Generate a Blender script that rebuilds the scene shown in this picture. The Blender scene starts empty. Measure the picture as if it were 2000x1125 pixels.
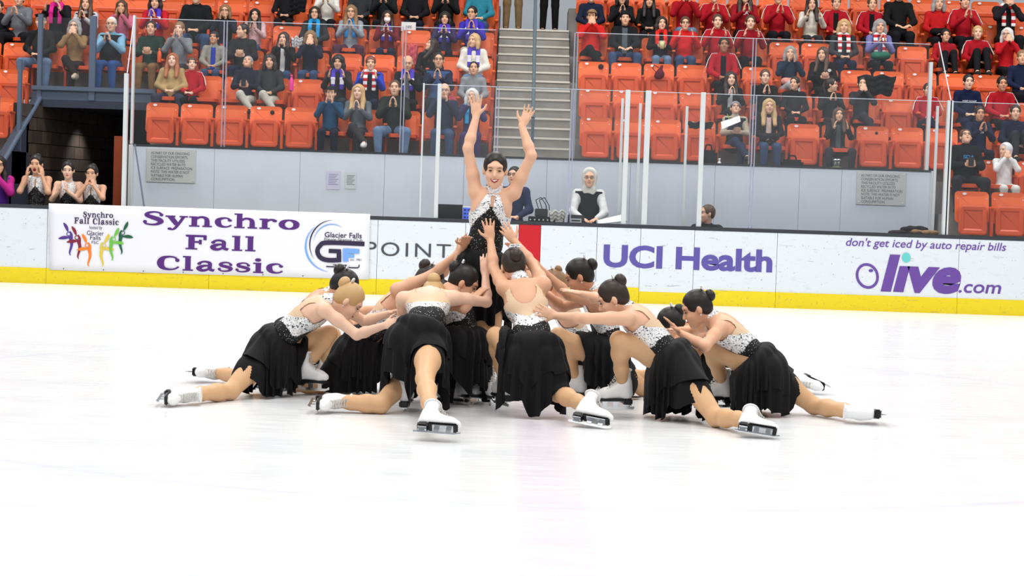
import bpy, bmesh, math, random
import numpy as np
from mathutils import Vector, Matrix

# ------------------------------------------------------------------ camera, light, exposure
sc = bpy.context.scene
C = sc.collection
F_PX, CAM_H, PITCH, ROLL = 3700.0, 1.376, 0.04665, 0.033
cam_d = bpy.data.cameras.new('camera'); cam = bpy.data.objects.new('camera', cam_d); C.objects.link(cam)
cam_d.sensor_width = 36.0; cam_d.lens = F_PX / 2000 * 36; cam_d.clip_end = 200
CAM_R = Matrix.Rotation(math.pi/2 - PITCH, 3, 'X') @ Matrix.Rotation(ROLL, 3, 'Z')
cam.matrix_world = Matrix.Translation((0, 0, CAM_H)) @ CAM_R.to_4x4()
sc.camera = cam
sc.view_settings.view_transform = 'Standard'; sc.view_settings.look = 'None'
sc.view_settings.gamma = 1.0; sc.view_settings.use_curve_mapping = False
sc.view_settings.exposure = 0.0

W = bpy.data.worlds.new('arena'); sc.world = W; W.use_nodes = True
W.node_tree.nodes['Background'].inputs[0].default_value = (0.93, 0.96, 1.0, 1)
W.node_tree.nodes['Background'].inputs[1].default_value = 0.36
def lamp(x, y, z, sx, sy, power):
    d = bpy.data.lights.new('arena_lamp', 'AREA'); d.shape = 'RECTANGLE'; d.size = sx; d.size_y = sy; d.energy = power
    d.color = (1.0, 0.98, 0.95)
    o = bpy.data.objects.new('arena_lamp', d); C.objects.link(o); o.location = (x, y, z); return o
for lx in (-9, 0, 9):                       # rows of lamps hung over the ice and, dimmer, over the seats
    lamp(lx, 3, 9.5, 5, 2.2, 420); lamp(lx, 11, 9.5, 5, 2.2, 420); lamp(lx, 19, 9.5, 5, 2.2, 380); lamp(lx, 27.0, 10.5, 5, 2.2, 540)

# ------------------------------------------------------------------ pixel helpers
def ray(px, py):
    v = CAM_R @ Vector(((px - 1000) / F_PX, -(py - 562.5) / F_PX, -1.0)); return v
ORG = Vector((0, 0, CAM_H))
def atY(px, py, Y):
    r = ray(px, py); return ORG + r * (Y / r.y)
def atZ(px, py, z):
    r = ray(px, py); return ORG + r * ((z - CAM_H) / r.z)
def atL(px, py, parent, L, sgn):
    """point on the pixel's ray at distance L from a parent joint; sgn -1 nearer, +1 farther"""
    r = ray(px, py).normalized(); oc = ORG - parent
    b = r.dot(oc); c = oc.dot(oc) - L*L; disc = b*b - c
    t = -b + sgn * math.sqrt(disc) if disc > 0 else -b
    p = ORG + r * t
    if disc <= 0: p = parent + (p - parent).normalized() * min(L*1.06, (p - parent).length)
    return p
def to_px(p):
    c = CAM_R.transposed() @ (Vector(p) - ORG); return 1000 + F_PX*c.x/-c.z, 562.5 - F_PX*c.y/-c.z

# ------------------------------------------------------------------ materials
MATS = {}
def mat(name, col, rough=0.6, metal=0.0, spec=0.4, noise=0.0, nscale=8.0, sheen=0.0, alpha=1.0, emit=0.0):
    if name in MATS: return MATS[name]
    m = bpy.data.materials.new(name); m.use_nodes = True; nt = m.node_tree; b = nt.nodes['Principled BSDF']
    c = tuple(col) + (1,) if len(col) == 3 else col
    b.inputs['Base Color'].default_value = c; b.inputs['Roughness'].default_value = rough
    b.inputs['Metallic'].default_value = metal; b.inputs['Specular IOR Level'].default_value = spec
    if sheen: b.inputs['Sheen Weight'].default_value = sheen
    if alpha < 1: b.inputs['Alpha'].default_value = alpha
    if emit: b.inputs['Emission Color'].default_value = c; b.inputs['Emission Strength'].default_value = emit
    if noise:
        tc = nt.nodes.new('ShaderNodeTexCoord'); n = nt.nodes.new('ShaderNodeTexNoise'); n.inputs['Scale'].default_value = nscale
        n.inputs['Detail'].default_value = 4
        mx = nt.nodes.new('ShaderNodeMix'); mx.data_type = 'RGBA'; mx.blend_type = 'MULTIPLY'
        mr = nt.nodes.new('ShaderNodeMapRange'); mr.inputs[1].default_value = 0.3; mr.inputs[2].default_value = 0.7
        mr.inputs[3].default_value = 1 - noise; mr.inputs[4].default_value = 1.0
        nt.links.new(tc.outputs['Object'], n.inputs['Vector']); nt.links.new(n.outputs['Fac'], mr.inputs[0])
        mx.inputs[0].default_value = 1.0; mx.inputs[6].default_value = c
        nt.links.new(mr.outputs[0], mx.inputs[7]); nt.links.new(mx.outputs[2], b.inputs['Base Color'])
    MATS[name] = m; return m
def lin(r, g, b):
    f = lambda v: ((v/255)/12.92) if v/255 <= .04045 else (((v/255)+.055)/1.055)**2.4
    return (f(r), f(g), f(b))
def cloth(r, g, b, rough=0.85):
    return mat('cloth_%d_%d_%d' % (r, g, b), lin(r, g, b), rough, spec=0.15, noise=0.25, nscale=14)
def nodes_of(m): return m.node_tree.nodes, m.node_tree.links, m.node_tree.nodes['Principled BSDF']
def ramp_mat(name, build, **kw):
    m = mat(name, (1, 1, 1), **kw); n, l, b = nodes_of(m); build(n, l, b); return m
def silver_build(n, l, b):
    tc = n.new('ShaderNodeTexCoord'); v = n.new('ShaderNodeTexVoronoi'); v.inputs['Scale'].default_value = 130
    r = n.new('ShaderNodeValToRGB'); r.color_ramp.interpolation = 'CONSTANT'; e = r.color_ramp.elements
    e[0].color = (.07, .07, .08, 1); e[0].position = 0; e[1].position = .09; e[1].color = (.5, .5, .52, 1)
    for p, c in ((.26, .72), (.5, .9), (.85, 1.0)):
        q = e.new(p); q.color = (c, c, c, 1)
    sep = n.new('ShaderNodeSeparateColor')
    l.new(tc.outputs['Object'], v.inputs['Vector']); l.new(v.outputs['Color'], sep.inputs[0]); l.new(sep.outputs[0], r.inputs[0])
    l.new(r.outputs[0], b.inputs['Base Color'])
    bp = n.new('ShaderNodeBump'); bp.inputs['Strength'].default_value = .7; bp.inputs['Distance'].default_value = .004
    l.new(v.outputs['Distance'], bp.inputs['Height']); l.new(bp.outputs[0], b.inputs['Normal'])
def sparkle_build(n, l, b):
    tc = n.new('ShaderNodeTexCoord'); v = n.new('ShaderNodeTexVoronoi'); v.inputs['Scale'].default_value = 85
    r = n.new('ShaderNodeValToRGB'); e = r.color_ramp.elements; r.color_ramp.interpolation = 'CONSTANT'
    e[0].color = (.85, .85, .85, 1); e[1].position = .17; e[1].color = (.006, .006, .007, 1)
    l.new(tc.outputs['Object'], v.inputs['Vector']); l.new(v.outputs['Distance'], r.inputs[0]); l.new(r.outputs[0], b.inputs['Base Color'])
M_SILVER = ramp_mat('crystal_silver', silver_build, rough=.25, metal=.35, spec=.8)
M_SPARK = ramp_mat('black_sparkle', sparkle_build, rough=.6, spec=.3)
M_CHIF = mat('black_chiffon', (.004, .004, .005), .7, spec=.2, sheen=.03)
M_NUDE = mat('nude_mesh', lin(222, 192, 160), .6, spec=.2)
M_TIGHT = mat('tights', lin(212, 168, 126), .5, spec=.3)
M_SKATE = mat('white_leather', (.82, .82, .82), .35)
M_SOLE = mat('black_sole', (.012, .012, .013), .3)
M_STEEL = mat('steel', (.7, .72, .74), .18, metal=1)
M_LACE = mat('lace', (.55, .53, .5), .8)
SKIN = [mat('skin_%d' % i, lin(*c), .5, spec=.35) for i, c in enumerate(((224, 176, 146), (216, 165, 133), (200, 146, 114), (168, 116, 86), (230, 188, 162)))]
for s in SKIN:
    s.node_tree.nodes['Principled BSDF'].inputs['Subsurface Weight'].default_value = 0.0
HAIR = {k: mat('hair_' + k, lin(*c), .45, spec=.4) for k, c in dict(black=(24, 20, 19), dark=(44, 32, 27), brown=(82, 58, 42),
        light=(134, 102, 70), blonde=(196, 160, 110), red=(158, 92, 48), grey=(150, 148, 146), white=(215, 213, 210), auburn=(116, 56, 34)).items()}
M_EYE = mat('eye_dark', (.015, .01, .01), .2); M_LIP = mat('lip', lin(178, 92, 86), .5); M_LIPRED = mat('lip_red', lin(160, 12, 28), .3)
M_WHITE = mat('white_plain', (.85, .85, .85), .5); M_BLACK = mat('black_plain', (.01, .01, .011), .5)

# ------------------------------------------------------------------ objects
def link(o, parent=None):
    C.objects.link(o)
    if parent is not None: o.parent = parent
    return o
def tag(o, label, cat=None, group=None, kind=None):
    o['label'] = label
    if cat: o['category'] = cat
    if group: o['group'] = group
    if kind: o['kind'] = kind
    return o
def empty(name, loc, label=None, cat=None, group=None, kind=None, rz=0):
    o = bpy.data.objects.new(name, None); o.empty_display_size = .1; C.objects.link(o)
    o.location = loc; o.rotation_euler = (0, 0, rz)
    if kind: o['kind'] = kind
    if label: o['label'] = label
    if cat: o['category'] = cat
    if group: o['group'] = group
    return o
def mesh_np(name, v, f, m=None, smooth=True):
    me = bpy.data.meshes.new(name); me.from_pydata(np.asarray(v, dtype=float).tolist() if not isinstance(v, list) else v, [], f.tolist() if hasattr(f, 'tolist') else f)
    if m is not None: me.materials.append(m)
    if smooth: me.polygons.foreach_set('use_smooth', np.ones(len(me.polygons), dtype=bool))
    me.update(); return me
def put(name, me, parent=None, m=None, mw=None):
    """object on (possibly shared) mesh data, its own material on the object slot"""
    o = bpy.data.objects.new(name, me); link(o, parent)
    if mw is not None: o.matrix_local = mw
    if m is not None:
        if not me.materials: me.materials.append(m)
        if me.materials[0] is not m:
            o.material_slots[0].link = 'OBJECT'; o.material_slots[0].material = m
    return o
def bm_obj(name, bm, m, parent=None, bevel=0, smooth=False):
    me = bpy.data.meshes.new(name)
    if bevel:
        bmesh.ops.bevel(bm, geom=list(bm.edges), offset=bevel, segments=2, affect='EDGES', clamp_overlap=True)
    bm.to_mesh(me); bm.free(); me.materials.append(m)
    if smooth:
        for p in me.polygons: p.use_smooth = True
    return put(name, me, parent)
def box(bm, x0, x1, y0, y1, z0, z1):
    vs = [bm.verts.new(p) for p in ((x0,y0,z0),(x1,y0,z0),(x1,y1,z0),(x0,y1,z0),(x0,y0,z1),(x1,y0,z1),(x1,y1,z1),(x0,y1,z1))]
    for q in ((3,2,1,0),(4,5,6,7),(0,1,5,4),(1,2,6,5),(2,3,7,6),(3,0,4,7)): bm.faces.new([vs[i] for i in q])
def box_obj(name, b, m, parent=None, bevel=0):
    bm = bmesh.new(); box(bm, *b); return bm_obj(name, bm, m, parent, bevel)
def bar(bm, a, b, r, n=8):
    a, b = Vector(a), Vector(b); d = (b - a); 
    u = d.cross(Vector((0, 0, 1))) if abs(d.normalized().z) < .95 else d.cross(Vector((1, 0, 0)))
    u.normalize(); w = d.normalized().cross(u)
    ra = [bm.verts.new(a + (u*math.cos(t) + w*math.sin(t))*r) for t in [2*math.pi*i/n for i in range(n)]]
    rb = [bm.verts.new(b + (u*math.cos(t) + w*math.sin(t))*r) for t in [2*math.pi*i/n for i in range(n)]]
    for i in range(n): bm.faces.new((ra[i], ra[(i+1) % n], rb[(i+1) % n], rb[i]))
    bm.faces.new(ra[::-1]); bm.faces.new(rb)
def bar_obj(name, pts, r, m, parent=None, n=8):
    bm = bmesh.new()
    for a, b in zip(pts, pts[1:]): bar(bm, a, b, r, n)
    bmesh.ops.recalc_face_normals(bm, faces=bm.faces); return bm_obj(name, bm, m, parent)
def slab(bm, quad, thick, nrm):
    """a thin solid from 4 corner points, extruded along nrm"""
    a = [bm.verts.new(p) for p in quad]; n = Vector(nrm) * thick; b = [bm.verts.new(Vector(p) + n) for p in quad]
    bm.faces.new(a); bm.faces.new(b[::-1])
    for i in range(4): bm.faces.new((a[i], b[i], b[(i+1) % 4], a[(i+1) % 4]))
    bmesh.ops.recalc_face_normals(bm, faces=bm.faces)

# ------------------------------------------------------------------ implicit surfaces (bodies, clothes, hair)
class Sdf:
    def __init__(s): s.p = []
    def cone(s, a, b, ra, rb, k=.02): s.p.append(('c', np.array(a, float), np.array(b, float), ra, rb, k)); return s
    def ell(s, c, R, rad, k=.02): s.p.append(('e', np.array(c, float), np.array(R, float), np.array(rad, float), 0, k)); return s
    def cut(s, c, n): s.p.append(('h', np.array(c, float), np.array(n, float), 0, 0, 0)); return s       # keep the side n points to
    def sub(s, c, rad): s.p.append(('x', np.array(c, float), np.eye(3), np.array(rad, float), 0, 0)); return s   # carve an ellipsoid away
    @staticmethod
    def d1(q, P):
        if q[0] == 'c':
            ba = q[2] - q[1]; pa = P - q[1]; L = max((ba*ba).sum(), 1e-9)
            h = np.clip((pa @ ba)/L, 0, 1); return np.linalg.norm(pa - h[..., None]*ba, axis=-1) - (q[3] + (q[4]-q[3])*h)
        if q[0] in 'ex':
            l = (P - q[1]) @ q[2]; k0 = np.linalg.norm(l/q[3], axis=-1); k1 = np.linalg.norm(l/(q[3]**2), axis=-1)
            return np.where(k1 > 1e-6, k0*(k0-1)/np.maximum(k1, 1e-6), -q[3].min())
    def at(s, P, infl=0.0):
        D = np.full(P.shape[:-1], 1.0)
        for q in s.p:
            if q[0] == 'h': D = np.maximum(D, -((P - q[1]) @ q[2])); continue
            if q[0] == 'x': D = np.maximum(D, -Sdf.d1(q, P)); continue
            d = Sdf.d1(q, P); k = q[5]; h = np.maximum(k - np.abs(D - d), 0)/max(k, 1e-6); D = np.minimum(D, d) - h*h*k*.25
        return D - infl
    def bounds(q):
        if q[0] == 'c':
            r = max(q[3], q[4]); return np.minimum(q[1], q[2]) - r, np.maximum(q[1], q[2]) + r
        e = np.sqrt(((q[2]*q[3])**2).sum(axis=1)); return q[1]-e, q[1]+e
    def mesh(s, res, infl=0.0):
        bs = [Sdf.bounds(q) for q in s.p if q[0] not in 'hx']
        lo = np.min([b[0] for b in bs], axis=0) - infl - 3*res; hi = np.max([b[1] for b in bs], axis=0) + infl + 3*res
        n = np.ceil((hi-lo)/res).astype(int) + 1; D = np.full(n, .2, dtype=np.float32)
        ax = [lo[i] + res*np.arange(n[i]) for i in range(3)]
        for q in s.p:
            if q[0] == 'x':
                D = np.maximum(D, -Sdf.d1(q, np.stack(np.meshgrid(*ax, indexing='ij'), axis=-1))).astype(np.float32); continue
            if q[0] == 'h':
                X, Y, Z = np.meshgrid(*ax, indexing='ij', sparse=True)
                D = np.maximum(D, -((X-q[1][0])*q[2][0] + (Y-q[1][1])*q[2][1] + (Z-q[1][2])*q[2][2])).astype(np.float32); continue
            k = q[5]; a, b = Sdf.bounds(q); m = infl + k + 2*res
            i0 = np.maximum(((a-m-lo)/res).astype(int), 0); i1 = np.minimum(((b+m-lo)/res).astype(int)+2, n)
            P = np.stack(np.meshgrid(*[ax[i][i0[i]:i1[i]] for i in range(3)], indexing='ij'), axis=-1)
            d = Sdf.d1(q, P); sl = tuple(slice(i0[i], i1[i]) for i in range(3)); S = D[sl]
            h = np.maximum(k - np.abs(S - d), 0)/max(k, 1e-6); D[sl] = np.minimum(S, d) - h*h*k*.25
        D -= infl
        return nets(D, lo, res)
def nets(D, lo, res):
    S = D < 0; nx, ny, nz = D.shape
    c = np.zeros((nx-1, ny-1, nz-1), np.int8)
    for dx in (0, 1):
        for dy in (0, 1):
            for dz in (0, 1): c += S[dx:nx-1+dx, dy:ny-1+dy, dz:nz-1+dz]
    act = (c > 0) & (c < 8); idx = np.full(act.shape, -1, np.int64); I = np.argwhere(act); idx[act] = np.arange(len(I))
    acc = np.zeros((len(I), 3)); cnt = np.zeros(len(I))
    for ax_ in range(3):
        o1, o2 = [a for a in range(3) if a != ax_]
        for u in (0, 1):
            for w in (0, 1):
                A = I.copy(); A[:, o1] += u; A[:, o2] += w; B = A.copy(); B[:, ax_] += 1
                da = D[tuple(A.T)]; db = D[tuple(B.T)]; m = (da < 0) != (db < 0)
                t = np.where(m, da/np.where(m, da-db, 1), 0); p = A.astype(float); p[:, ax_] += t
                acc[m] += p[m]; cnt[m] += 1
    V = lo + res*(acc/cnt[:, None]); Q = []
    for ax_ in range(3):
        o1, o2 = [(1, 2), (2, 0), (0, 1)][ax_]
        sl = [slice(1, -1)]*3; sl[ax_] = slice(0, -1); a = S[tuple(sl)]; s2 = list(sl); s2[ax_] = slice(1, None); b = S[tuple(s2)]
        for flip in (0, 1):
            E = np.argwhere(a & ~b if not flip else ~a & b)
            if not len(E): continue
            off = np.ones(3, int); off[ax_] = 0; E = E + off
            def cell(u, w):
                G = E.copy(); G[:, o1] -= u; G[:, o2] -= w; return idx[tuple(G.T)]
            q = np.stack([cell(1, 1), cell(0, 1), cell(0, 0), cell(1, 0)], axis=1)
            Q.append(q if not flip else q[:, ::-1])
    return V, np.concatenate(Q)
def frame(f, u):
    """columns: right, forward, up"""
    f = Vector(f).normalized(); u = Vector(u); r = f.cross(u).normalized(); u = r.cross(f).normalized()
    return Matrix((r, f, u)).transposed()
def add_head(s, c, R, neck, sc_=1.0, nr=.05):
    c = Vector(c); A = np.array(R); g = lambda x, y, z: np.array(c + R @ Vector((x, y, z))*sc_); q = sc_
    s.ell(g(0, -.012, .028), A, np.array((.074, .092, .088))*q, .02)
    s.ell(g(0, .034, -.042), A, np.array((.058, .056, .068))*q, .03)
    s.cone(g(0, .062, -.094), g(0, .06, -.09), .024*q, .024*q, .03)
    s.cone(g(0, .084, .008), g(0, .102, -.026), .007*q, .0125*q, .012)
    s.ell(g(0, .07, .034), A, np.array((.052, .02, .012))*q, .02)
    for e in (-1, 1):
        s.ell(g(e*.076, -.004, -.008), A, np.array((.01, .018, .03))*q, .006)
        s.ell(g(e*.036, .06, -.03), A, np.array((.022, .026, .022))*q, .02)
    s.cone(g(0, -.02, -.05), neck, .05*q, nr, .03)
def add_hand(s, w, d, n, curl=.25, spread=.12, side=1, sc_=1.0):
    """w wrist, d finger direction, n palm normal (out of the palm); side: thumb side"""
    w = Vector(w); d = Vector(d).normalized(); n = (Vector(n) - d*Vector(n).dot(d)).normalized(); t = d.cross(n)*side; k = sc_
    R = np.array(Matrix((d, t, n)).transposed())
    s.ell(np.array(w + d*.045*k), R, np.array((.056, .037, .0145))*k, .012)
    for i, (o, L) in enumerate(((.027, .066), (.009, .075), (-.009, .07), (-.026, .054))):
        a = w + (d*.082 + t*o)*k; dd = (d + t*(o/.027)*spread).normalized()
        m = a + (dd*math.cos(curl*.6) + n*math.sin(curl*.6))*L*.55*k; e = m + (dd*math.cos(curl*1.5) + n*math.sin(curl*1.5))*L*.45*k
        s.cone(np.array(a - d*.02*k), np.array(m), .0095*k, .0085*k, .005); s.cone(np.array(m), np.array(e), .0085*k, .0068*k, .003)
    a = w + (d*.03 + t*.028)*k; m = a + (d*.55 + t*.75 + n*.2).normalized()*.04*k; e = m + (d*.85 + t*.45 + n*.15).normalized()*.034*k
    s.cone(np.array(w + d*.02*k), np.array(a), .014*k, .0125*k, .01); s.cone(np.array(a), np.array(m), .0125*k, .010*k, .006); s.cone(np.array(m), np.array(e), .010*k, .0075*k, .003)
def limb(s, pts, rad, k=.03):
    for (a, b), (ra, rb) in zip(zip(pts, pts[1:]), zip(rad, rad[1:])): s.cone(np.array(a), np.array(b), ra, rb, k)
# ------------------------------------------------------------------ the setting
BY, WY = 26.2, 28.0                     # rink boards, grey wall behind the boxes
RISE, TREAD, ROW1Z, ROW1Y = .48, .82, 1.85, 28.75
rowz = lambda k: ROW1Z + RISE*(k-1)
rowy = lambda k: ROW1Y + TREAD*(k-1)
def XY(px, Y, z=2.0):
    """x of a picture column at distance Y and height z"""
    lo, hi = -15.0, 15.0
    for _ in range(40):
        m = (lo+hi)/2
        if to_px((m, Y, z))[0] < px: lo = m
        else: hi = m
    return lo

def ice_build(n, l, b):
    tc = n.new('ShaderNodeTexCoord'); mp = n.new('ShaderNodeMapping'); mp.inputs['Scale'].default_value = (.35, 1.6, 1)
    nz = n.new('ShaderNodeTexNoise'); nz.inputs['Scale'].default_value = 1.2; nz.inputs['Detail'].default_value = 6
    r = n.new('ShaderNodeValToRGB'); e = r.color_ramp.elements
    e[0].position = .34; e[0].color = (.765, .795, .815, 1); e[1].position = .54; e[1].color = (.825, .84, .85, 1)
    l.new(tc.outputs['Object'], mp.inputs[0]); l.new(mp.outputs[0], nz.inputs['Vector']); l.new(nz.outputs['Fac'], r.inputs[0])
    # the centre line painted under the ice, very pale through it
    sx = n.new('ShaderNodeSeparateXYZ'); l.new(tc.outputs['Object'], sx.inputs[0])
    sub = n.new('ShaderNodeMath'); sub.operation = 'SUBTRACT'; sub.inputs[1].default_value = .215; l.new(sx.outputs[0], sub.inputs[0])
    ab = n.new('ShaderNodeMath'); ab.operation = 'ABSOLUTE'; l.new(sub.outputs[0], ab.inputs[0])
    ms = n.new('ShaderNodeMapRange'); ms.inputs[1].default_value = .14; ms.inputs[2].default_value = .185; ms.inputs[3].default_value = .40; ms.inputs[4].default_value = 0
    l.new(ab.outputs[0], ms.inputs[0])
    mx = n.new('ShaderNodeMix'); mx.data_type = 'RGBA'; l.new(ms.outputs[0], mx.inputs[0]); l.new(r.outputs[0], mx.inputs[6])
    mx.inputs[7].default_value = (.72, .60, .72, 1)
    vd = n.new('ShaderNodeVectorMath'); vd.operation = 'DISTANCE'; vd.inputs[1].default_value = (.215, 13.05, 0)      # centre circle, faint blue under the ice
    fl = n.new('ShaderNodeVectorMath'); fl.operation = 'MULTIPLY'; fl.inputs[1].default_value = (1, 1, 0); l.new(tc.outputs['Object'], fl.inputs[0]); l.new(fl.outputs[0], vd.inputs[0])
    s1 = n.new('ShaderNodeMath'); s1.operation = 'SUBTRACT'; s1.inputs[1].default_value = 4.57; l.new(vd.outputs['Value'], s1.inputs[0])
    s2 = n.new('ShaderNodeMath'); s2.operation = 'ABSOLUTE'; l.new(s1.outputs[0], s2.inputs[0])
    m3 = n.new('ShaderNodeMapRange'); m3.inputs[1].default_value = .015; m3.inputs[2].default_value = .06; m3.inputs[3].default_value = .35; m3.inputs[4].default_value = 0; l.new(s2.outputs[0], m3.inputs[0])
    mc = n.new('ShaderNodeMix'); mc.data_type = 'RGBA'; l.new(m3.outputs[0], mc.inputs[0]); l.new(mx.outputs[2], mc.inputs[6]); mc.inputs[7].default_value = (.60, .66, .80, 1)
    l.new(mc.outputs[2], b.inputs['Base Color'])
    n2 = n.new('ShaderNodeTexNoise'); n2.inputs['Scale'].default_value = 9; l.new(mp.outputs[0], n2.inputs['Vector'])
    m2 = n.new('ShaderNodeMapRange'); m2.inputs[3].default_value = .16; m2.inputs[4].default_value = .34; l.new(n2.outputs['Fac'], m2.inputs[0]); l.new(m2.outputs[0], b.inputs['Roughness'])
M_ICE = ramp_mat('ice', ice_build, spec=.5)
ice = box_obj('floor', (-22, 22, -3, BY, -.1, 0), M_ICE); tag(ice, 'white ice of the rink with a pale centre line', kind='structure')

def scuff_mat(name, col, amount=.5):
    def bld(n, l, b):
        tc = n.new('ShaderNodeTexCoord'); cols = []
        for sx_, sz_, s, lo_, hi_ in ((1, 1, 26, .66, .70), (.12, 1, 30, .665, .72), (1, 2.5, 5, .58, .80)):
            mp = n.new('ShaderNodeMapping'); mp.inputs['Scale'].default_value = (sx_, 1, sz_); mp.inputs['Rotation'].default_value = (0, .25*s/30, 0)
            nz = n.new('ShaderNodeTexNoise'); nz.inputs['Scale'].default_value = s; nz.inputs['Detail'].default_value = 3
            mr = n.new('ShaderNodeMapRange'); mr.inputs[1].default_value = lo_; mr.inputs[2].default_value = hi_
            l.new(tc.outputs['Object'], mp.inputs[0]); l.new(mp.outputs[0], nz.inputs['Vector']); l.new(nz.outputs['Fac'], mr.inputs[0]); cols.append(mr)
        a = n.new('ShaderNodeMath'); a.operation = 'MAXIMUM'; l.new(cols[0].outputs[0], a.inputs[0]); l.new(cols[1].outputs[0], a.inputs[1])
        a2 = n.new('ShaderNodeMath'); a2.operation = 'MULTIPLY_ADD'; a2.inputs[1].default_value = .35; l.new(cols[2].outputs[0], a2.inputs[0]); l.new(a.outputs[0], a2.inputs[2])
        a3 = n.new('ShaderNodeMath'); a3.operation = 'MULTIPLY'; a3.inputs[1].default_value = amount; a3.use_clamp = True; l.new(a2.outputs[0], a3.inputs[0])
        mx = n.new('ShaderNodeMix'); mx.data_type = 'RGBA'; l.new(a3.outputs[0], mx.inputs[0]); mx.inputs[6].default_value = tuple(col)+(1,)
        mx.inputs[7].default_value = (.12, .13, .15, 1); l.new(mx.outputs[2], b.inputs['Base Color'])
    return ramp_mat(name, bld, rough=.35)
M_BOARD = scuff_mat('board_white', lin(226, 232, 238), .55); M_KICK = scuff_mat('kick_yellow', lin(240, 214, 24), .3)
M_RED = scuff_mat('board_red', lin(200, 26, 38), .15)
M_CAP = mat('cap_dark', lin(52, 56, 62), .5); M_WALL = mat('wall_grey', lin(214, 221, 232), .55, noise=.06, nscale=2)
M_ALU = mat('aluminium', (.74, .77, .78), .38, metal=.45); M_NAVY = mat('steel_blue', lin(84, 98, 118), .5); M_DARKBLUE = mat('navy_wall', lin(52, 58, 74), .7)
M_CONC = mat('concrete', lin(150, 147, 140), .85, noise=.2, nscale=5); M_NOSE = mat('concrete_nosing', lin(205, 200, 190), .8)
def glass_mat(name, tint, gloss=.06, dens=.05):
    m = bpy.data.materials.new(name); m.use_nodes = True; n, l = m.node_tree.nodes, m.node_tree.links; n.remove(n['Principled BSDF'])
    t = n.new('ShaderNodeBsdfTransparent'); t.inputs[0].default_value = tint + (1,); g = n.new('ShaderNodeBsdfGlossy'); g.inputs['Roughness'].default_value = .06
    d = n.new('ShaderNodeBsdfDiffuse'); d.inputs[0].default_value = (.75, .8, .85, 1)
    m1 = n.new('ShaderNodeMixShader'); m1.inputs[0].default_value = gloss; m2 = n.new('ShaderNodeMixShader'); m2.inputs[0].default_value = dens
    l.new(t.outputs[0], m1.inputs[1]); l.new(g.outputs[0], m1.inputs[2]); l.new(m1.outputs[0], m2.inputs[1]); l.new(d.outputs[0], m2.inputs[2])
    l.new(m2.outputs[0], n['Material Output'].inputs['Surface']); return m
M_GLASS = glass_mat('clear_acrylic', (.985, .99, .995), .02, .012); M_EDGE = glass_mat('acrylic_edge', (.72, .70, .86), .05, .3); M_TOP = glass_mat('acrylic_top_edge', (.9, .93, .97), .1, .6)

# rink boards
wb = empty('wall_front', (0, BY, 0), 'rink boards with advertising, yellow kick plate and dark cap rail', kind='structure')
edges = [-240, 92, 410, 737, 908, 1012, 1055, 1165, 1250, 1355, 1517, 1872, 2240]
for i, (a, b) in enumerate(zip(edges, edges[1:])):
    xa, xb = XY(a, BY, .65), XY(b, BY, .65); low = .05 if (a, b) == (1250, 1355) else 0
    o = box_obj('board_panel', (xa+.003, xb-.003, -.004 if low else 0, .06, .215-low, 1.035), M_RED if (a, b) == (1012, 1055) else M_BOARD, wb)
    k = box_obj('kick_plate', (xa+.002, xb-.002, -.015 if not low else -.002, .05, 0, .215-low), M_KICK, wb)
XL, XR = XY(-240, BY), XY(2240, BY)
box_obj('cap_rail', (XL, XR, -.012, .13, 1.035, 1.085), M_CAP, wb, .006)
box_obj('board_backing', (XL, XR, .061, .10, 0, 1.035), M_CAP, wb)

# floors behind the boards
o = box_obj('floor', (-11, 11, BY+.11, 36, -.1, 0), mat('rubber_floor', lin(50, 50, 54), .9, noise=.2)); tag(o, 'dark rubber floor behind the rink boards', kind='structure')
xw0, xw1 = XY(258, WY, 1.5), XY(1822, WY, 1.5)
pl = box_obj('floor', (xw0+.2, XY(1244, 27, 1), BY+.14, WY, 0, .45), M_CONC); tag(pl, 'raised floor of the scorekeeper box', kind='structure')

# grey wall with panels
ww = empty('wall_back', (0, WY, 0), 'light grey panelled wall behind the team boxes', kind='structure')
seams = [258, 418, 585, 750, 905, 1067, 1230, 1395, 1560, 1642, 1822]
for a, b in zip(seams, seams[1:]):
    xa, xb = XY(a, WY, 1.5), XY(b, WY, 1.5); box_obj('wall_panel', (xa+.002, xb-.002, 0, .05, 0, 1.98), M_WALL, ww)
box_obj('wall_core', (xw0, xw1, .052, .14, 0, 1.98), M_CAP, ww)
box_obj('coping', (xw0, xw1, -.01, .15, 1.98, 2.01), M_CAP, ww)

# seating tiers
XS0, XS1 = XY(964, 29, 2.5), XY(1116, 29, 2.5)                 # stair aisle
XT0, XT1 = -7.5, xw0 + .05                                     # tunnel mouth
ft = empty('floor_stands', (0, 30, 0), 'stepped concrete tiers of the stands', kind='structure')
def tier(k, x0, x1, zlow=None):
    z = rowz(k); y0 = rowy(k)-.52; box_obj('tier', (x0, x1, y0-30, y0+TREAD-30 + (.0), z-(RISE if zlow is None else zlow), z), M_CONC, ft)
XRIGHT = 10.5
for k in range(1, 8):
    tier(k, XT1 if k < 4 else -10.5, XS0); tier(k, XS1, XRIGHT)
    if k == 3: tier(k, -10.5, XT1, .08)
    if k < 3: tier(k, -10.5, XT0)
XLOW = XY(1846, 27.5, 1.2)
for k in (-1, 0): tier(k, XLOW, XRIGHT); tier(k, -10.5, XT0)
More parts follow.
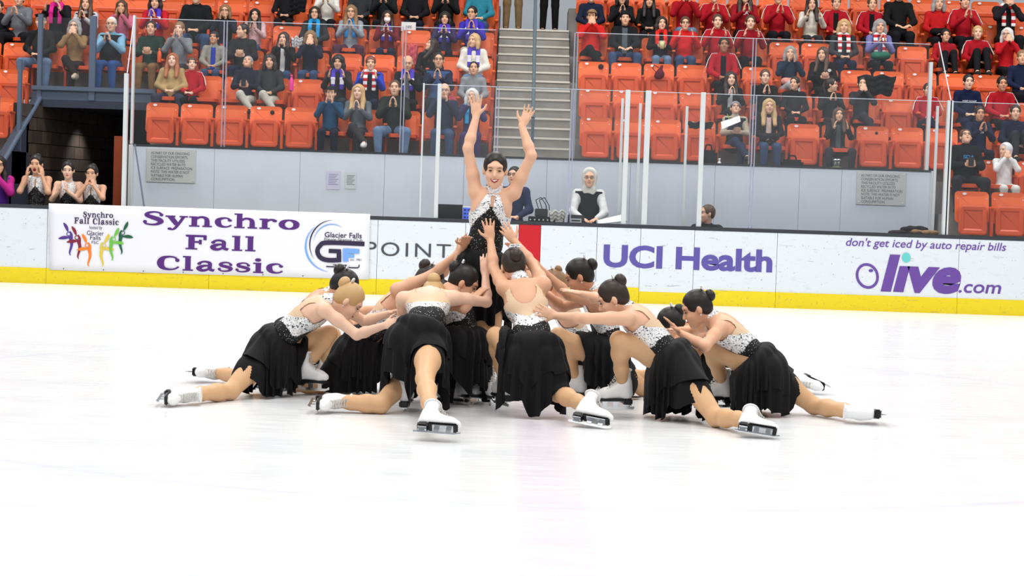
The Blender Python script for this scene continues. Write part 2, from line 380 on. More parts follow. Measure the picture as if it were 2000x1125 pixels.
# stairs in the aisle
st = empty('stairs', (0, ROW1Y, 0), 'concrete aisle steps between the seating blocks', kind='structure')
for i in range(15):
    z = ROW1Z + .16*(i+1); y = -.52 + TREAD/3*i + .0
    s_ = box_obj('step', (XS0+.01, XS1-.01, y, y+TREAD/3+.3, z-.16-.2, z-.012), M_CONC, st)
    box_obj('nosing', (XS0+.01, XS1-.01, y-.012, y+.05, z-.03, z), M_NOSE, st)
LZ, LY = ROW1Z + .16*15, ROW1Y - .52 + TREAD*5
o = box_obj('floor', (XS0-.02, XS1+.02, LY-.02, LY+3, LZ-.16, LZ+.01), M_NAVY); tag(o, 'upper walkway at the head of the aisle steps', kind='structure')
o = box_obj('wall_upper', (-10.5, 10.5, 35.0, 35.2, 3, 9), mat('upper_wall', lin(188, 196, 204), .7)); tag(o, 'pale wall behind the upper walkway', kind='structure')
h = empty('handrail', (XY(1040, 29, 2.5), 28.4, 0), 'dark teal handrail rising up the middle of the aisle steps', 'handrail')
M_RAIL = mat('rail_teal', lin(84, 104, 112), .4)
za, zb = ROW1Z+.75, LZ+.95; yb = LY - 28.4
bar_obj('rail', [(0, 0, za), (0, yb, zb)], .028, M_RAIL, h)
for t in (0.0, .33, .66, 1): bar_obj('post', [(0, yb*t, za+(zb-za)*t), (0, yb*t, ROW1Z + (LZ-ROW1Z)*t*.98)], .022, M_RAIL, h)

# clear screens
def pane(name, parent, x0, x1, y, z0, z1, t=.014):
    o = box_obj(name, (x0, x1, y, y+t, z0, z1), M_GLASS, parent); return o
GZ0, GZ1 = 1.085, 2.94
g1 = empty('window_1', (0, BY+.05, 0), 'clear rink screen standing on the boards', kind='structure')
px = lambda v, z=2.0: XY(v, BY+.05, z)
stops = [824, 855, 968, 1115, 1222, 1262, 1369, 1470, 1849, 2240]
for a, b in zip(stops, stops[1:]):
    pane('pane', g1, px(a)+.004, px(b)-.004, 0, GZ0, GZ1-.02); box_obj('top_edge', (px(a)+.004, px(b)-.004, -.001, .015, GZ1-.02, GZ1-.012), M_TOP, g1)
for a, w in ((824, .022), (855, .055), (1222, .065), (1262, .075), (1369, .065), (1849, .06)):
    box_obj('post', (px(a)-w/2, px(a)+w/2, -.03, .05, GZ0, GZ1), M_ALU, g1, .004)
for a in (968, 1115, 1470):
    for q in (-.028, .012): box_obj('joint_strip', (px(a)+q, px(a)+q+.016, -.004, .02, GZ0, GZ1-.02), M_EDGE, g1)
WZ0, WZ1 = 2.01, 3.88
g2 = empty('window_2', (0, WY+.06, 0), 'clear spectator screen on top of the grey wall', kind='structure')
px2 = lambda v: XY(v, WY+.06, 3.0)
for run in ((262, 438, 787, 966), (1120, 1470, 1812)):
    for a, b in zip(run, run[1:]):
        pane('pane', g2, px2(a)+.004, px2(b)-.004, 0, WZ0, WZ1-.02); box_obj('top_edge', (px2(a)+.004, px2(b)-.004, -.001, .015, WZ1-.02, WZ1-.011), M_TOP, g2)
for a in (438, 787, 1122, 1470):
    for q in (-.03, .014): box_obj('joint_strip', (px2(a)+q, px2(a)+q+.018, -.004, .02, WZ0, WZ1-.02), M_EDGE, g2)
for a, w, zt in ((260, .035, 3.9), (1815, .05, 3.6)): box_obj('post', (px2(a)-w/2, px2(a)+w/2, -.03, .05, WZ0-.0, zt), M_ALU, g2)
g3 = empty('window_3', (0, 0, 0), 'clear end screens closing the team boxes', kind='structure')
for xa, xb in ((XY(244, BY+.05), XY(257, WY)), (XY(1853, BY+.05), XY(1822, WY))):
    bm = bmesh.new(); slab(bm, [(xa, BY+.1, 1.1), (xb, WY-.03, 1.1), (xb, WY-.03, 3.88), (xa, BY+.1, 2.94)], .012, (1, 0, 0)); bm_obj('pane', bm, M_GLASS, g3)
    bar_obj('top_edge', [(xa, BY+.1, 2.95), (xb, WY-.03, 3.89)], .008, M_TOP, g3)
    w = .055 if xa < 0 else .045
    box_obj('post', (xa-w/2, xa+w/2, BY+.02, BY+.1, 1.085, 2.94), M_ALU, g3, .004)
    box_obj('post', (xb-.03, xb+.03, WY-.06, WY, 0, 2.0), M_ALU, g3, .004)
for v, zt in ((1212, 2.86), (1247, 2.8), (1338, 2.78), (1826, 2.9)):
    x = XY(v, 27.0, 2); box_obj('post', (x-.018, x+.018, 26.98, 27.02, 0, zt), M_ALU, g3)
bar_obj('brace', [(xw0+.05, WY-.1, 2.0), (XY(284, 27.0, 1.1), 27.0, 1.0)], .012, M_NAVY, g3)

# tunnel on the left
wt = empty('wall_tunnel', (0, 0, 0), 'dark brown block wall inside the tunnel', kind='structure')
ta, tb = Vector((XY(40, 28.9, 1.5), 28.9, 0)), Vector((XY(225, 33, 1.5), 33, 0)); td = (tb-ta).normalized(); tn = Vector((td.y, -td.x, 0)); tl = (tb-ta).length
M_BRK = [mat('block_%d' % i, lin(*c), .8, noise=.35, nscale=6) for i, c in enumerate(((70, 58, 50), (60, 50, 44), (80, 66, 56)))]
rng = random.Random(3); brick_me = {}
for r in range(13):
    off = -.2 if r % 2 else 0; s0 = off
    while s0 < tl:
        a = max(s0, 0)+.006; b = min(s0+.4, tl)-.006
        if b-a > .03:
            bm = bmesh.new(); p0, p1 = ta+td*a, ta+td*b; z0, z1 = r*.2+.006, r*.2+.194; out = tn*rng.uniform(.0, .008)
            slab(bm, [p0+out+Vector((0,0,z0)), p1+out+Vector((0,0,z0)), p1+out+Vector((0,0,z1)), p0+out+Vector((0,0,z1))], .06, -tn)
            bm_obj('brick', bm, M_BRK[rng.randrange(3)], wt)
        s0 += .4
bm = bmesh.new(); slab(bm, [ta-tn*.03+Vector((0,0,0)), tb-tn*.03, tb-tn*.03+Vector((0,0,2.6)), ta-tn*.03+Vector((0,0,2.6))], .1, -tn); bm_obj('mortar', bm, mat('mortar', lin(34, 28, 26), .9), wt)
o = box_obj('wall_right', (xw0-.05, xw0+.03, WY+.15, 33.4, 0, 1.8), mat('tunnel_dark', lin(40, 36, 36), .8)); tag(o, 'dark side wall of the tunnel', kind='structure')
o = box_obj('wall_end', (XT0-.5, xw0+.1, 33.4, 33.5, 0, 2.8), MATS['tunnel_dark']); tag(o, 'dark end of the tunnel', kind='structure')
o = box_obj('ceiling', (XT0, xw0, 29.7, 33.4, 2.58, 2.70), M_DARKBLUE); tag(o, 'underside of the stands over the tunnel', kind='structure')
d1 = empty('door_1', (XY(232, 29.2, 1.3), 29.2, 0), 'rust orange door frame at the side of the tunnel', kind='structure')
M_RUST = mat('rust_frame', lin(150, 62, 24), .6); box_obj('door_jamb', (-.09, .03, 0, .08, 0, 2.15), M_RUST, d1); box_obj('door_leaf', (.03, .2, .03, .06, 0, 2.1), mat('door_brown', lin(60, 34, 24), .6), d1)
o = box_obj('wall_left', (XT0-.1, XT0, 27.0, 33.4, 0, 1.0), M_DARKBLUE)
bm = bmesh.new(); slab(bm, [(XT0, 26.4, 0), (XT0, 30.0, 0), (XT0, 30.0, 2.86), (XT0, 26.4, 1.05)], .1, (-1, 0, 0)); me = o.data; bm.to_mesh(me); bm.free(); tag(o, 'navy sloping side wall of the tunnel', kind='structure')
TY = 29.72
tr = empty('trim_1', (0, TY, 0), 'steel blue beam over the tunnel mouth', kind='structure')
box_obj('beam', (XT0-.1, xw0, 0, .12, 2.66, 2.90), M_NAVY, tr, .01); box_obj('beam_lip', (XT0-.1, xw0, -.05, .0, 2.84, 2.91), M_NAVY, tr, .008)
rl = empty('railing', ((XT0+xw0)/2, TY, 2.9), 'steel blue guard railing with clear panels above the tunnel', 'railing'); ox = (XT0+xw0)/2
for v, w in ((78, .07), (181, .1)): x = XY(v, TY, 3.4)-ox; box_obj('post', (x-w/2, x+w/2, -.03, .05, -.2, 1.12), M_NAVY, rl, .006)
for a, b in ((80, 178), (185, 254)): pane('glass', rl, XY(a, TY, 3.4)-ox+.03, XY(b, TY, 3.4)-ox-.03, .0, .01, 1.08)
r2 = empty('railing', (XT0, 28.3, 0), 'steel blue railing with clear panels sloping down the left of the tunnel', 'railing')
sl = lambda y: 2.86 - (30.0-y)*(1.81/3.6)
for y in (29.8, 28.6, 27.4, 26.6): box_obj('post', (-.03, .03, y-28.3-.03, y-28.3+.03, sl(y)-.3, sl(y)+1.08), M_NAVY, r2, .005)
bm = bmesh.new(); slab(bm, [(0, 26.6-28.3, sl(26.6)+.05), (0, 29.8-28.3, sl(29.8)+.05), (0, 29.8-28.3, sl(29.8)+1.05), (0, 26.6-28.3, sl(26.6)+1.05)], .012, (1, 0, 0)); bm_obj('glass', bm, M_GLASS, r2)
bar_obj('lower_rail', [(.03, 26.5-28.3, sl(26.5)), (.03, 29.9-28.3, sl(29.9))], .035, M_NAVY, r2)
tl_ = bpy.data.lights.new('tunnel_lamp', 'SPOT'); tl_.energy = 110; tl_.spot_size = 1.5; tl_.spot_blend = .8; tl_.shadow_soft_size = .08
to_ = bpy.data.objects.new('tunnel_lamp', tl_); C.objects.link(to_)
tq = min((ta.lerp(tb, i/50) for i in range(51)), key=lambda p: abs(to_px((p.x, p.y, 2.3))[0]-150)); lp = tq + tn*.45
to_.location = (lp.x, lp.y, 2.58); to_.rotation_euler = (Vector((tq.x, tq.y, 1.2)) - to_.location).to_track_quat('-Z', 'Y').to_euler()
# ------------------------------------------------------------------ lettering and flat marks on the boards
def text_mesh(s, bold=0.0, shear=0.0, spacing=1.0):
    cu = bpy.data.curves.new('t', 'FONT'); cu.body = s; cu.offset = bold; cu.shear = shear; cu.space_character = spacing; cu.extrude = 0.0; cu.resolution_u = 4
    o = bpy.data.objects.new('t', cu); C.objects.link(o); dg = bpy.context.evaluated_depsgraph_get(); dg.update()
    me = bpy.data.meshes.new_from_object(o.evaluated_get(dg)); bpy.data.objects.remove(o); bpy.data.curves.remove(cu)
    v = np.zeros(len(me.vertices)*3); me.vertices.foreach_get('co', v); return me, v.reshape(-1, 3)
def split_letters(V, Fc, m, parent, name='letter'):
    """one object per letter: face islands, those above one another (dot of an i) kept together"""
    par = list(range(len(V)))
    def find(a):
        while par[a] != a: par[a] = par[par[a]]; a = par[a]
        return a
    for f in Fc:
        for v in f[1:]: par[find(v)] = find(f[0])
    isl = {}
    for f in Fc: isl.setdefault(find(f[0]), []).append(f)
    grp = []
    for fs in sorted(isl.values(), key=lambda fs: min(V[v][0] for f in fs for v in f)):
        xs = [V[v][0] for f in fs for v in f]; a, b = min(xs), max(xs)
        for g_ in grp:
            ov = min(b, g_[1])-max(a, g_[0])
            if ov > .55*min(b-a, g_[1]-g_[0]): g_[0] = min(a, g_[0]); g_[1] = max(b, g_[1]); g_[2] += fs; break
        else: grp.append([a, b, list(fs)])
    for _, _, fs in grp:
        u = sorted({v for f in fs for v in f}); ix = {v: i for i, v in enumerate(u)}
        put(name, mesh_np(name, [tuple(V[v]) for v in u], [[ix[v] for v in f] for f in fs], m, False), parent)
def sign_text(s, pl, pr, cap, Y, m, parent, bold=0.0, shear=0.0, spacing=1.0, ref='H', name='lettering', thick=.0):
    """text between two baseline pixels on the upright plane at distance Y, capital height in pixels"""
    me, v = text_mesh(s, bold, shear, spacing)
    if not len(v): return None
    a, b = atY(*pl, Y), atY(*pr, Y); k = Y / F_PX * cap / .70
    w = v[:, 0].max()-v[:, 0].min(); sx = (b.x-a.x)/w; z0 = (a.z+b.z)/2
    out = np.stack([a.x + (v[:, 0]-v[:, 0].min())*sx, np.full(len(v), Y), z0 + v[:, 1]*k], axis=1)
    loc = parent.matrix_basis.translation; out -= np.array(loc)
    if cap > 14:
        return split_letters(out.tolist(), [list(p.vertices) for p in me.polygons], m, parent)
    me.vertices.foreach_set('co', out.ravel()); me.materials.clear(); me.materials.append(m); me.update(); me.name = name
    o = put(name, me, parent); o['kind'] = 'stuff'; return o
def smooth_path(p, n=6, closed=False):
    p = [Vector(q) for q in p]; out = []
    for i in range(len(p)-1):
        p0, p1, p2, p3 = p[max(i-1, 0)], p[i], p[i+1], p[min(i+2, len(p)-1)]
        for j in range(n):
            t = j/n; out.append(.5*((2*p1) + (p2-p0)*t + (2*p0-5*p1+4*p2-p3)*t*t + (3*p1-p0-3*p2+p3)*t**3))
    return out + [p[-1]]
ZC = [0.0]
def step_z():
    ZC[0] = (ZC[0] + .0004) % .0056; return ZC[0]              # every stroke of ink lies a hair in front of the last
def stroke(bm, pts, w0, w1=None, fn=None, n=6, z=0.0):
    """flat ribbon in 2-D along a smoothed path; width runs w0 -> w1 (or fn(t))"""
    z = step_z(); q = smooth_path([(x, y) for x, y in pts], n); N = len(q); L = []
    for i, p in enumerate(q):
        d = (q[min(i+1, N-1)] - q[max(i-1, 0)]); d = d.normalized() if d.length > 1e-9 else Vector((1, 0)); nrm = Vector((-d.y, d.x)); t = i/(N-1)
        w = fn(t) if fn else w0 + ((w1 if w1 is not None else w0)-w0)*t
        L.append((bm.verts.new((p.x+nrm.x*w/2, p.y+nrm.y*w/2, z)), bm.verts.new((p.x-nrm.x*w/2, p.y-nrm.y*w/2, z))))
    for (a, b), (c, d) in zip(L, L[1:]):
        try: bm.faces.new((a, b, d, c))
        except ValueError: pass
def disc(bm, x, y, rx, ry=None, n=20, z=0.0):
    z = step_z(); ry = ry or rx; bm.faces.new([bm.verts.new((x+rx*math.cos(2*math.pi*i/n), y+ry*math.sin(2*math.pi*i/n), z)) for i in range(n)])
def rect(bm, x0, x1, y0, y1, z=0.0):
    z = step_z(); bm.faces.new([bm.verts.new(p) for p in ((x0,y0,z),(x1,y0,z),(x1,y1,z),(x0,y1,z))])
def px_mark(name, bm, Y, m, parent):
    """2-D drawing in picture pixels set down on the upright plane at distance Y"""
    loc = parent.matrix_basis.translation
    for v in bm.verts:
        p = atY(v.co.x, v.co.y, Y); v.co = Vector((p.x, Y-v.co.z, p.z)) - loc
    return bm_obj(name, bm, m, parent)
# heavy slab-serif letters for the banner, drawn in a unit cell: (width, strokes); y up, x-height .52, capitals .72
def serif_glyph(ch):
    bm = bmesh.new(); T = .15
    def stem(x, y0, y1, s0=True, s1=True, w=T):
        rect(bm, x-w/2, x+w/2, y0, y1)
        if s0: rect(bm, x-w*.95, x+w*.95, y0, y0+.07)
        if s1: rect(bm, x-w*.95, x+w*.55, y1-.07, y1)
    fat = lambda lo, hi: (lambda t: lo + (hi-lo)*abs(math.sin(math.pi*2*t)))
    if ch == 'S':
        W = .64; stroke(bm, [(.53, .56), (.47, .65), (.32, .68), (.17, .62), (.15, .50), (.30, .40), (.45, .31), (.52, .19), (.42, .07), (.27, .04), (.12, .08), (.07, .18)], 0, fn=lambda t: .07+.12*math.exp(-((t-.5)/.22)**2)); disc(bm, .53, .54, .055, .075); disc(bm, .09, .18, .055, .075)
    elif ch == 'C':
        W = .70; stroke(bm, [(.60, .52), (.52, .65), (.36, .68), (.19, .60), (.13, .36), (.19, .12), (.36, .04), (.52, .07), (.63, .19)], 0, fn=lambda t: .065+.13*math.exp(-((t-.5)/.2)**2)); disc(bm, .59, .51, .06, .085)
    elif ch == 'F':
        W = .66; stem(.20, 0, .72, w=.17); rect(bm, .06, .60, .62, .72); rect(bm, .52, .61, .48, .70); rect(bm, .2, .44, .33, .42); rect(bm, .40, .48, .26, .49)
    elif ch == 'y':
        W = .62; stroke(bm, [(.12, .50), (.32, .06)], .16, .15); stroke(bm, [(.50, .50), (.34, .06), (.22, -.16), (.10, -.15)], .09, .08); rect(bm, .0, .27, .45, .52); rect(bm, .38, .61, .45, .52); disc(bm, .12, -.14, .06)
    elif ch == 'n':
        W = .68; stem(.16, 0, .52); stroke(bm, [(.2, .38), (.32, .49), (.45, .46), (.50, .34), (.50, .0)], .08, .15); rect(bm, .38, .64, 0, .07)
    elif ch == 'h':
        W = .68; stem(.16, 0, .74); stroke(bm, [(.2, .38), (.32, .49), (.45, .46), (.50, .34), (.50, .0)], .08, .15); rect(bm, .38, .64, 0, .07)
    elif ch == 'r':
        W = .52; stem(.16, 0, .52); stroke(bm, [(.2, .36), (.30, .47), (.43, .46)], .08, .10); disc(bm, .43, .42, .065)
    elif ch == 'o':
        W = .60; q = [(.30+.20*math.cos(t), .26+.215*math.sin(t)) for t in [2*math.pi*i/14 for i in range(15)]]; stroke(bm, q, 0, fn=lambda t: .07+.10*abs(math.cos(2*math.pi*t)), n=3)
    elif ch == 'c':
        W = .54; stroke(bm, [(.45, .38), (.38, .47), (.27, .48), (.14, .40), (.12, .25), (.17, .10), (.29, .04), (.40, .06), (.48, .14)], 0, fn=lambda t: .06+.11*math.exp(-((t-.5)/.22)**2)); disc(bm, .44, .37, .06)
    elif ch == 'a':
        W = .60; stroke(bm, [(.12, .40), (.22, .48), (.34, .48), (.42, .40), (.42, .12), (.54, .05)], .08, .13); stroke(bm, [(.40, .30), (.24, .27), (.12, .17), (.17, .06), (.28, .05), (.40, .14)], 0, fn=lambda t: .07+.08*math.sin(math.pi*t)); disc(bm, .13, .38, .06)
    elif ch == 'l': W = .36; stem(.18, 0, .74)
    elif ch == 'i': W = .36; stem(.18, 0, .52); disc(bm, .17, .66, .085)
    elif ch == 's':
        W = .48; stroke(bm, [(.39, .38), (.34, .46), (.23, .48), (.12, .42), (.14, .32), (.26, .27), (.38, .20), (.36, .09), (.24, .04), (.12, .06), (.06, .14)], 0, fn=lambda t: .06+.08*math.exp(-((t-.5)/.22)**2)); disc(bm, .39, .37, .045, .06); disc(bm, .08, .14, .045, .06)
    else: W = .3
    ZC[0] = 0.0; return W, bm
def serif_word(s, pl, pr, cap, Y, m, parent, name='lettering'):
    x = 0; V = []; Fc = []; cuts = []
    for ch in s:
        w, bm = serif_glyph(ch); base = len(V); bm.verts.ensure_lookup_table()
        for v in bm.verts: V.append((v.co.x + x, v.co.y, v.co.z))
        bm.verts.index_update()
        cuts.append((base, len(Fc)))
        for f in bm.faces: Fc.append([v.index+base for v in f.verts])
        x += w; bm.free()
    V = np.array(V); a, b = atY(*pl, Y), atY(*pr, Y); sx = (b.x-a.x)/(V[:, 0].max()-V[:, 0].min()); k = Y/F_PX*cap/.72; z0 = (a.z+b.z)/2
    out = np.stack([a.x+(V[:, 0]-V[:, 0].min())*sx, Y-V[:, 2], z0+V[:, 1]*k], axis=1) - np.array(parent.matrix_basis.translation)
    cuts.append((len(V), len(Fc)))
    for (v0, f0), (v1, f1) in zip(cuts, cuts[1:]): put('letter', mesh_np('letter', out[v0:v1], [[i-v0 for i in f] for f in Fc[f0:f1]], m, False), parent)

LY_ = BY - .006
M_PURP = mat('ink_violet', lin(96, 84, 164), .5); M_GREYINK = mat('ink_grey', lin(74, 76, 80), .5); M_TEALINK = mat('ink_teal', lin(104, 208, 206), .5); M_OLV = mat('ink_olive_purple', lin(106, 72, 158), .5)
sign_text('FIVEPOINT', (600, 495), (880, 503.5), 27, LY_, M_GREYINK, wb, .0, spacing=1.25)
sign_text('UCI Health', (1178, 519.5), (1508, 530), 41, LY_, M_PURP, wb, .035, spacing=1.0)
sign_text("don't get iced by auto repair bills", (1652, 480), (1965, 490), 15.5, LY_, M_OLV, wb, .008, shear=.2)
sign_text('l\u0131ve', (1720, 566), (1876, 569), 66, LY_, M_OLV, wb, .045, shear=.18)
sign_text('.com', (1872, 571), (1955, 573.5), 25, LY_, M_OLV, wb, .012, shear=.15)
bm = bmesh.new(); q = [(1694+20*math.cos(t)+2*math.sin(t), 539+22.5*math.sin(t)) for t in [2*math.pi*i/20 for i in range(21)]]; stroke(bm, q, 5.2, n=2); disc(bm, 1701, 528.5, 4.5, 3); px_mark('lettering', bm, LY_, M_OLV, wb)
bm = bmesh.new(); disc(bm, 1770, 503, 8.5, 9.5); px_mark('lettering', bm, LY_-.002, M_TEALINK, wb)

# cloth banner hung on the boards
def quad_px(p, Y): return [atY(x, y, Y) for x, y in p]
bn = empty('banner', atY(409, 530, BY-.03), 'white event banner with purple lettering hung on the rink boards', 'banner'); bl = bn.location.copy()
bm = bmesh.new(); Q = [p-bl for p in quad_px(((97, 527), (720, 546), (723, 418), (95, 397)), BY-.03)]
nx = 40; grid = []
for i in range(nx+1):
    t = i/nx; row = []
    for j in range(7):
        s_ = j/6; p = (Q[0]*(1-t)+Q[1]*t)*(1-s_) + (Q[3]*(1-t)+Q[2]*t)*s_; p = p.copy(); p.y += .004*math.sin(t*37+s_*2)*(1-s_)*.8; row.append(bm.verts.new(p))
    grid.append(row)
for i in range(nx):
    for j in range(6): bm.faces.new((grid[i][j], grid[i+1][j], grid[i+1][j+1], grid[i][j+1]))
o = bm_obj('sheet', bm, mat('banner_white', lin(236, 236, 242), .5), bn, smooth=True); md = o.modifiers.new('s', 'SOLIDIFY'); md.thickness = .003; md.offset = -1
NY = BY-.038; M_BPURP = mat('ink_banner_purple', lin(84, 34, 120), .5); M_NAVYINK = mat('ink_navy', lin(44, 36, 66), .5); M_BLUEINK = mat('ink_blue', lin(118, 168, 236), .5); M_DARKINK = mat('ink_dark', lin(60, 40, 80), .5)
serif_word('Synchro', (279, 439), (585, 450), 28, NY, M_BPURP, bn); serif_word('Fall', (362, 487), (499, 491), 28.5, NY, M_BPURP, bn); serif_word('Classic', (306, 527), (553, 535), 28, NY, M_BPURP, bn)
serif_word('Synchro', (162, 424), (221, 426), 11, NY, M_DARKINK, bn); serif_word('Fall', (145, 436.5), (174, 437.5), 12, NY, M_DARKINK, bn); serif_word('Classic', (181, 438), (232, 440), 12, NY, M_DARKINK, bn)
sign_text('hosted by', (174, 447), (200, 448), 6.5, NY, M_DARKINK, bn, shear=.3)
for s_, a, b, y in (('Glacier', 169.5, 203, 459), ('Falls', 176, 196.5, 468), ('FSC', 179, 192.5, 476)): sign_text(s_, (a, y), (b, y+.8), 8.5 if s_ != 'FSC' else 6, NY, M_DARKINK, bn)
def leaf(bm, a, b, w): stroke(bm, [a, ((a[0]+b[0])/2+w*.15, (a[1]+b[1])/2-w*.15), b], 0, fn=lambda t: w*math.sin(math.pi*min(max(t, .02), .98))**.8)
for i, (hx, hy, s, c) in enumerate(((134, 457, -1, (84, 50, 140)), (150, 464, -1, (132, 30, 52)), (170, 479, -1, (240, 130, 40)), (203, 479, 1, (222, 196, 70)), (222, 467, 1, (110, 190, 70)), (240, 455, 1, (24, 92, 62)))):
    bm = bmesh.new(); q = [(hx+3.6*math.cos(t), hy+3.6*math.sin(t)) for t in [2*math.pi*k/10 for k in range(11)]]; stroke(bm, q, 1.5, n=2)
    leaf(bm, (hx+s*1, hy-4), (hx+s*10, hy-22), 6); leaf(bm, (hx-s*1, hy+7), (hx+s*20, hy+9), 6.5); stroke(bm, [(hx-s*3, hy+4), (hx-s*6, hy+20), (hx-s*2, hy+36), (hx-s*4, hy+42)], 8, .6); stroke(bm, [(hx-s*2, hy-5), (hx-s*6, hy+2), (hx-s*5, hy+14)], 3, 5)
    px_mark('emblem_figure', bm, NY-.0006*i, mat('ink_fig_%d' % i, lin(*c), .5), bn)
sign_text('Glacier Falls', (634, 463), (706.5, 465.5), 10, NY, M_DARKINK, bn, .012); sign_text('Figure Skating Club', (633.5, 470), (708, 472.5), 6, NY, M_GREYINK, bn)
def arc(cx, cy, rx, ry, a0, a1, n=14): return [(cx+rx*math.cos(math.radians(a0+(a1-a0)*i/n)), cy-ry*math.sin(math.radians(a0+(a1-a0)*i/n))) for i in range(n+1)]
bm = bmesh.new(); stroke(bm, arc(648, 481, 51, 50, 130, 262), 0, fn=lambda t: .4+3.4*math.sin(math.pi*t), n=3); stroke(bm, arc(648, 477, 36, 39, 55, 170), 0, fn=lambda t: .3+1.8*math.sin(math.pi*t), n=3); px_mark('emblem_arc', bm, NY, M_BLUEINK, bn)
bm = bmesh.new(); stroke(bm, arc(650, 478, 45, 48, 90, 215), 0, fn=lambda t: .3+2.2*math.sin(math.pi*t), n=3); px_mark('emblem_arc', bm, NY-.001, M_NAVYINK, bn)
bm = bmesh.new()
for s_ in ([(712, 476.5), (640, 474), (625, 480), (620, 491), (626, 503), (640, 508), (663, 508)],): stroke(bm, s_, 9, 9)
stroke(bm, [(662, 512), (662, 491)], 9); stroke(bm, [(666, 491), (642, 490)], 8); px_mark('emblem_letter', bm, NY-.001, M_NAVYINK, bn)
bm = bmesh.new(); stroke(bm, [(675, 511), (675, 487)], 11); stroke(bm, [(670, 489.5), (702, 491)], 9); stroke(bm, [(675, 499), (692, 500)], 7); px_mark('emblem_letter', bm, NY-.002, M_BLUEINK, bn)
sign_text('est. 1961', (684, 509), (706, 510), 4.5, NY-.002, M_DARKINK, bn, shear=.2)
bm = bmesh.new(); stroke(bm, [(637, 520.5), (690, 523), (700, 522), (701.5, 517)], 2.4, 2); stroke(bm, [(656, 521), (655, 517)], 2); stroke(bm, [(676, 522), (675, 517)], 2); stroke(bm, [(650, 517), (682, 518.5)], 1.4); px_mark('emblem_blade', bm, NY-.001, M_NAVYINK, bn)
for i in range(8):
    t = (i+.35)/8; bm = bmesh.new(); disc(bm, 97+t*623, 524+t*19, 1.2, n=8); px_mark('grommet', bm, NY, M_GREYINK, bn)

# water notices on the grey wall, papers
LINES = ['AS PART OF OUR ONGOING', 'CONSERVATION EFFORTS,', 'THIS FACILITY UTILIZES', 'RECYCLED WATER IN ITS', 'ICE SURFACE  PREPARATION', 'NOTE: THIS WATER IS NOT', 'SUITABLE FOR HUMAN', 'CONSUMPTION.']
WID = [75, 72, 66, 67, 80, 75, 62, 47]
M_PLAQ = mat('plaque', lin(192, 196, 194), .5); M_PTXT = mat('plaque_ink', lin(96, 100, 104), .6)
for x, y, lab in ((334, 324, 'left'), (1721, 368, 'right')):
    sy = WY-.02; c = atY(x, y, sy); o = empty('notice_sign', c, 'grey recycled water notice on the wall %s' % ('near the tunnel, above the banner' if lab == 'left' else 'under the right hand seats, above the cloth bag'), 'sign', 'recycled water notices')
    hw, hh = 48*sy/F_PX, 32.5*sy/F_PX; box_obj('plate', (-hw, hw, 0, .015, -hh, hh), M_PLAQ, o, .003)
    for i, (s_, w) in enumerate(zip(LINES, WID)):
        yb = y - 32 + 10 + i*7.3 + (-39+0)*.033; sign_text(s_, (x-39, yb), (x-39+w, yb+w*.033), 5.2, sy-.004, M_PTXT, o)
    for dx in (-.9, .9):
        for dz in (-.85, .85): bm = bmesh.new(); bmesh.ops.create_uvsphere(bm, u_segments=6, v_segments=4, radius=.008); bmesh.ops.translate(bm, vec=(hw*dx, 0, hh*dz), verts=bm.verts); bm_obj('screw', bm, M_ALU, o)
for x, y, w, h_, c, lab in ((651, 352, 26, 36, (206, 204, 226), 'pale lilac sheet taped to the grey wall'), (685, 353, 22, 32, (204, 210, 214), 'printed notice sheet taped to the grey wall beside the lilac one')):
    c3 = atY(x, y, WY-.008); o = empty('paper_notice', c3, lab, 'paper'); k = WY/F_PX
    box_obj('sheet', (-w/2*k, w/2*k, 0, .003, -h_/2*k, h_/2*k), mat('paper_%d' % x, lin(*c), .7), o)
    for i in range(7): box_obj('print_line', (-w*.36*k, w*(.36-.1*(i % 3))*k, -.0012, 0, (h_*.3-i*h_*.09)*k, (h_*.3-i*h_*.09+1.3)*k), mat('print_%d' % x, lin(150, 150, 186) if x == 651 else lin(140, 146, 150), .7), o)
# ------------------------------------------------------------------ stadium seats
def plate(bm, w, h, r, t, z0, n=5, inset=None, topr=None):
    """upright rounded plate, front face towards -y, optional recess"""
    pts = []
    for cx, cz, a0, rr in ((w/2, z0+h, 0, r), (-w/2, z0+h, 90, r), (-w/2, z0, 180, r*.8), (w/2, z0, 270, r*.8)):
        for i in range(n+1):
            a = math.radians(a0+90*i/n); sx = -1 if cx > 0 else 1; sz = -1 if cz > z0+h/2 else 1
            pts.append((cx+sx*rr+rr*math.cos(a), cz+sz*rr+rr*math.sin(a)))
    fr = [bm.verts.new((x, 0, z)) for x, z in pts]; bk = [bm.verts.new((x, t, z)) for x, z in pts]; N = len(pts)
    f = bm.faces.new(fr); bm.faces.new(bk[::-1])
    for i in range(N): bm.faces.new((fr[i], bk[i], bk[(i+1) % N], fr[(i+1) % N]))
    bmesh.ops.recalc_face_normals(bm, faces=bm.faces)
    for a, d in (inset or ()):
        r_ = bmesh.ops.inset_region(bm, faces=[f], thickness=a, depth=d)
    return bm
def mk(name, bm, m, smooth=False):
    me = bpy.data.meshes.new(name); bm.to_mesh(me); bm.free(); me.materials.append(m)
    if smooth:
        for p in me.polygons: p.use_smooth = True
    return me
def orange_build(n, l, b):
    oi = n.new('ShaderNodeObjectInfo'); mr = n.new('ShaderNodeMapRange'); mr.inputs[3].default_value = .82; mr.inputs[4].default_value = 1.08
    l.new(oi.outputs['Random'], mr.inputs[0]); mx = n.new('ShaderNodeMix'); mx.data_type = 'RGBA'; mx.blend_type = 'MULTIPLY'; mx.inputs[0].default_value = 1
    mx.inputs[6].default_value = lin(236, 104, 44)+(1,); l.new(mr.outputs[0], mx.inputs[7]); l.new(mx.outputs[2], b.inputs['Base Color'])
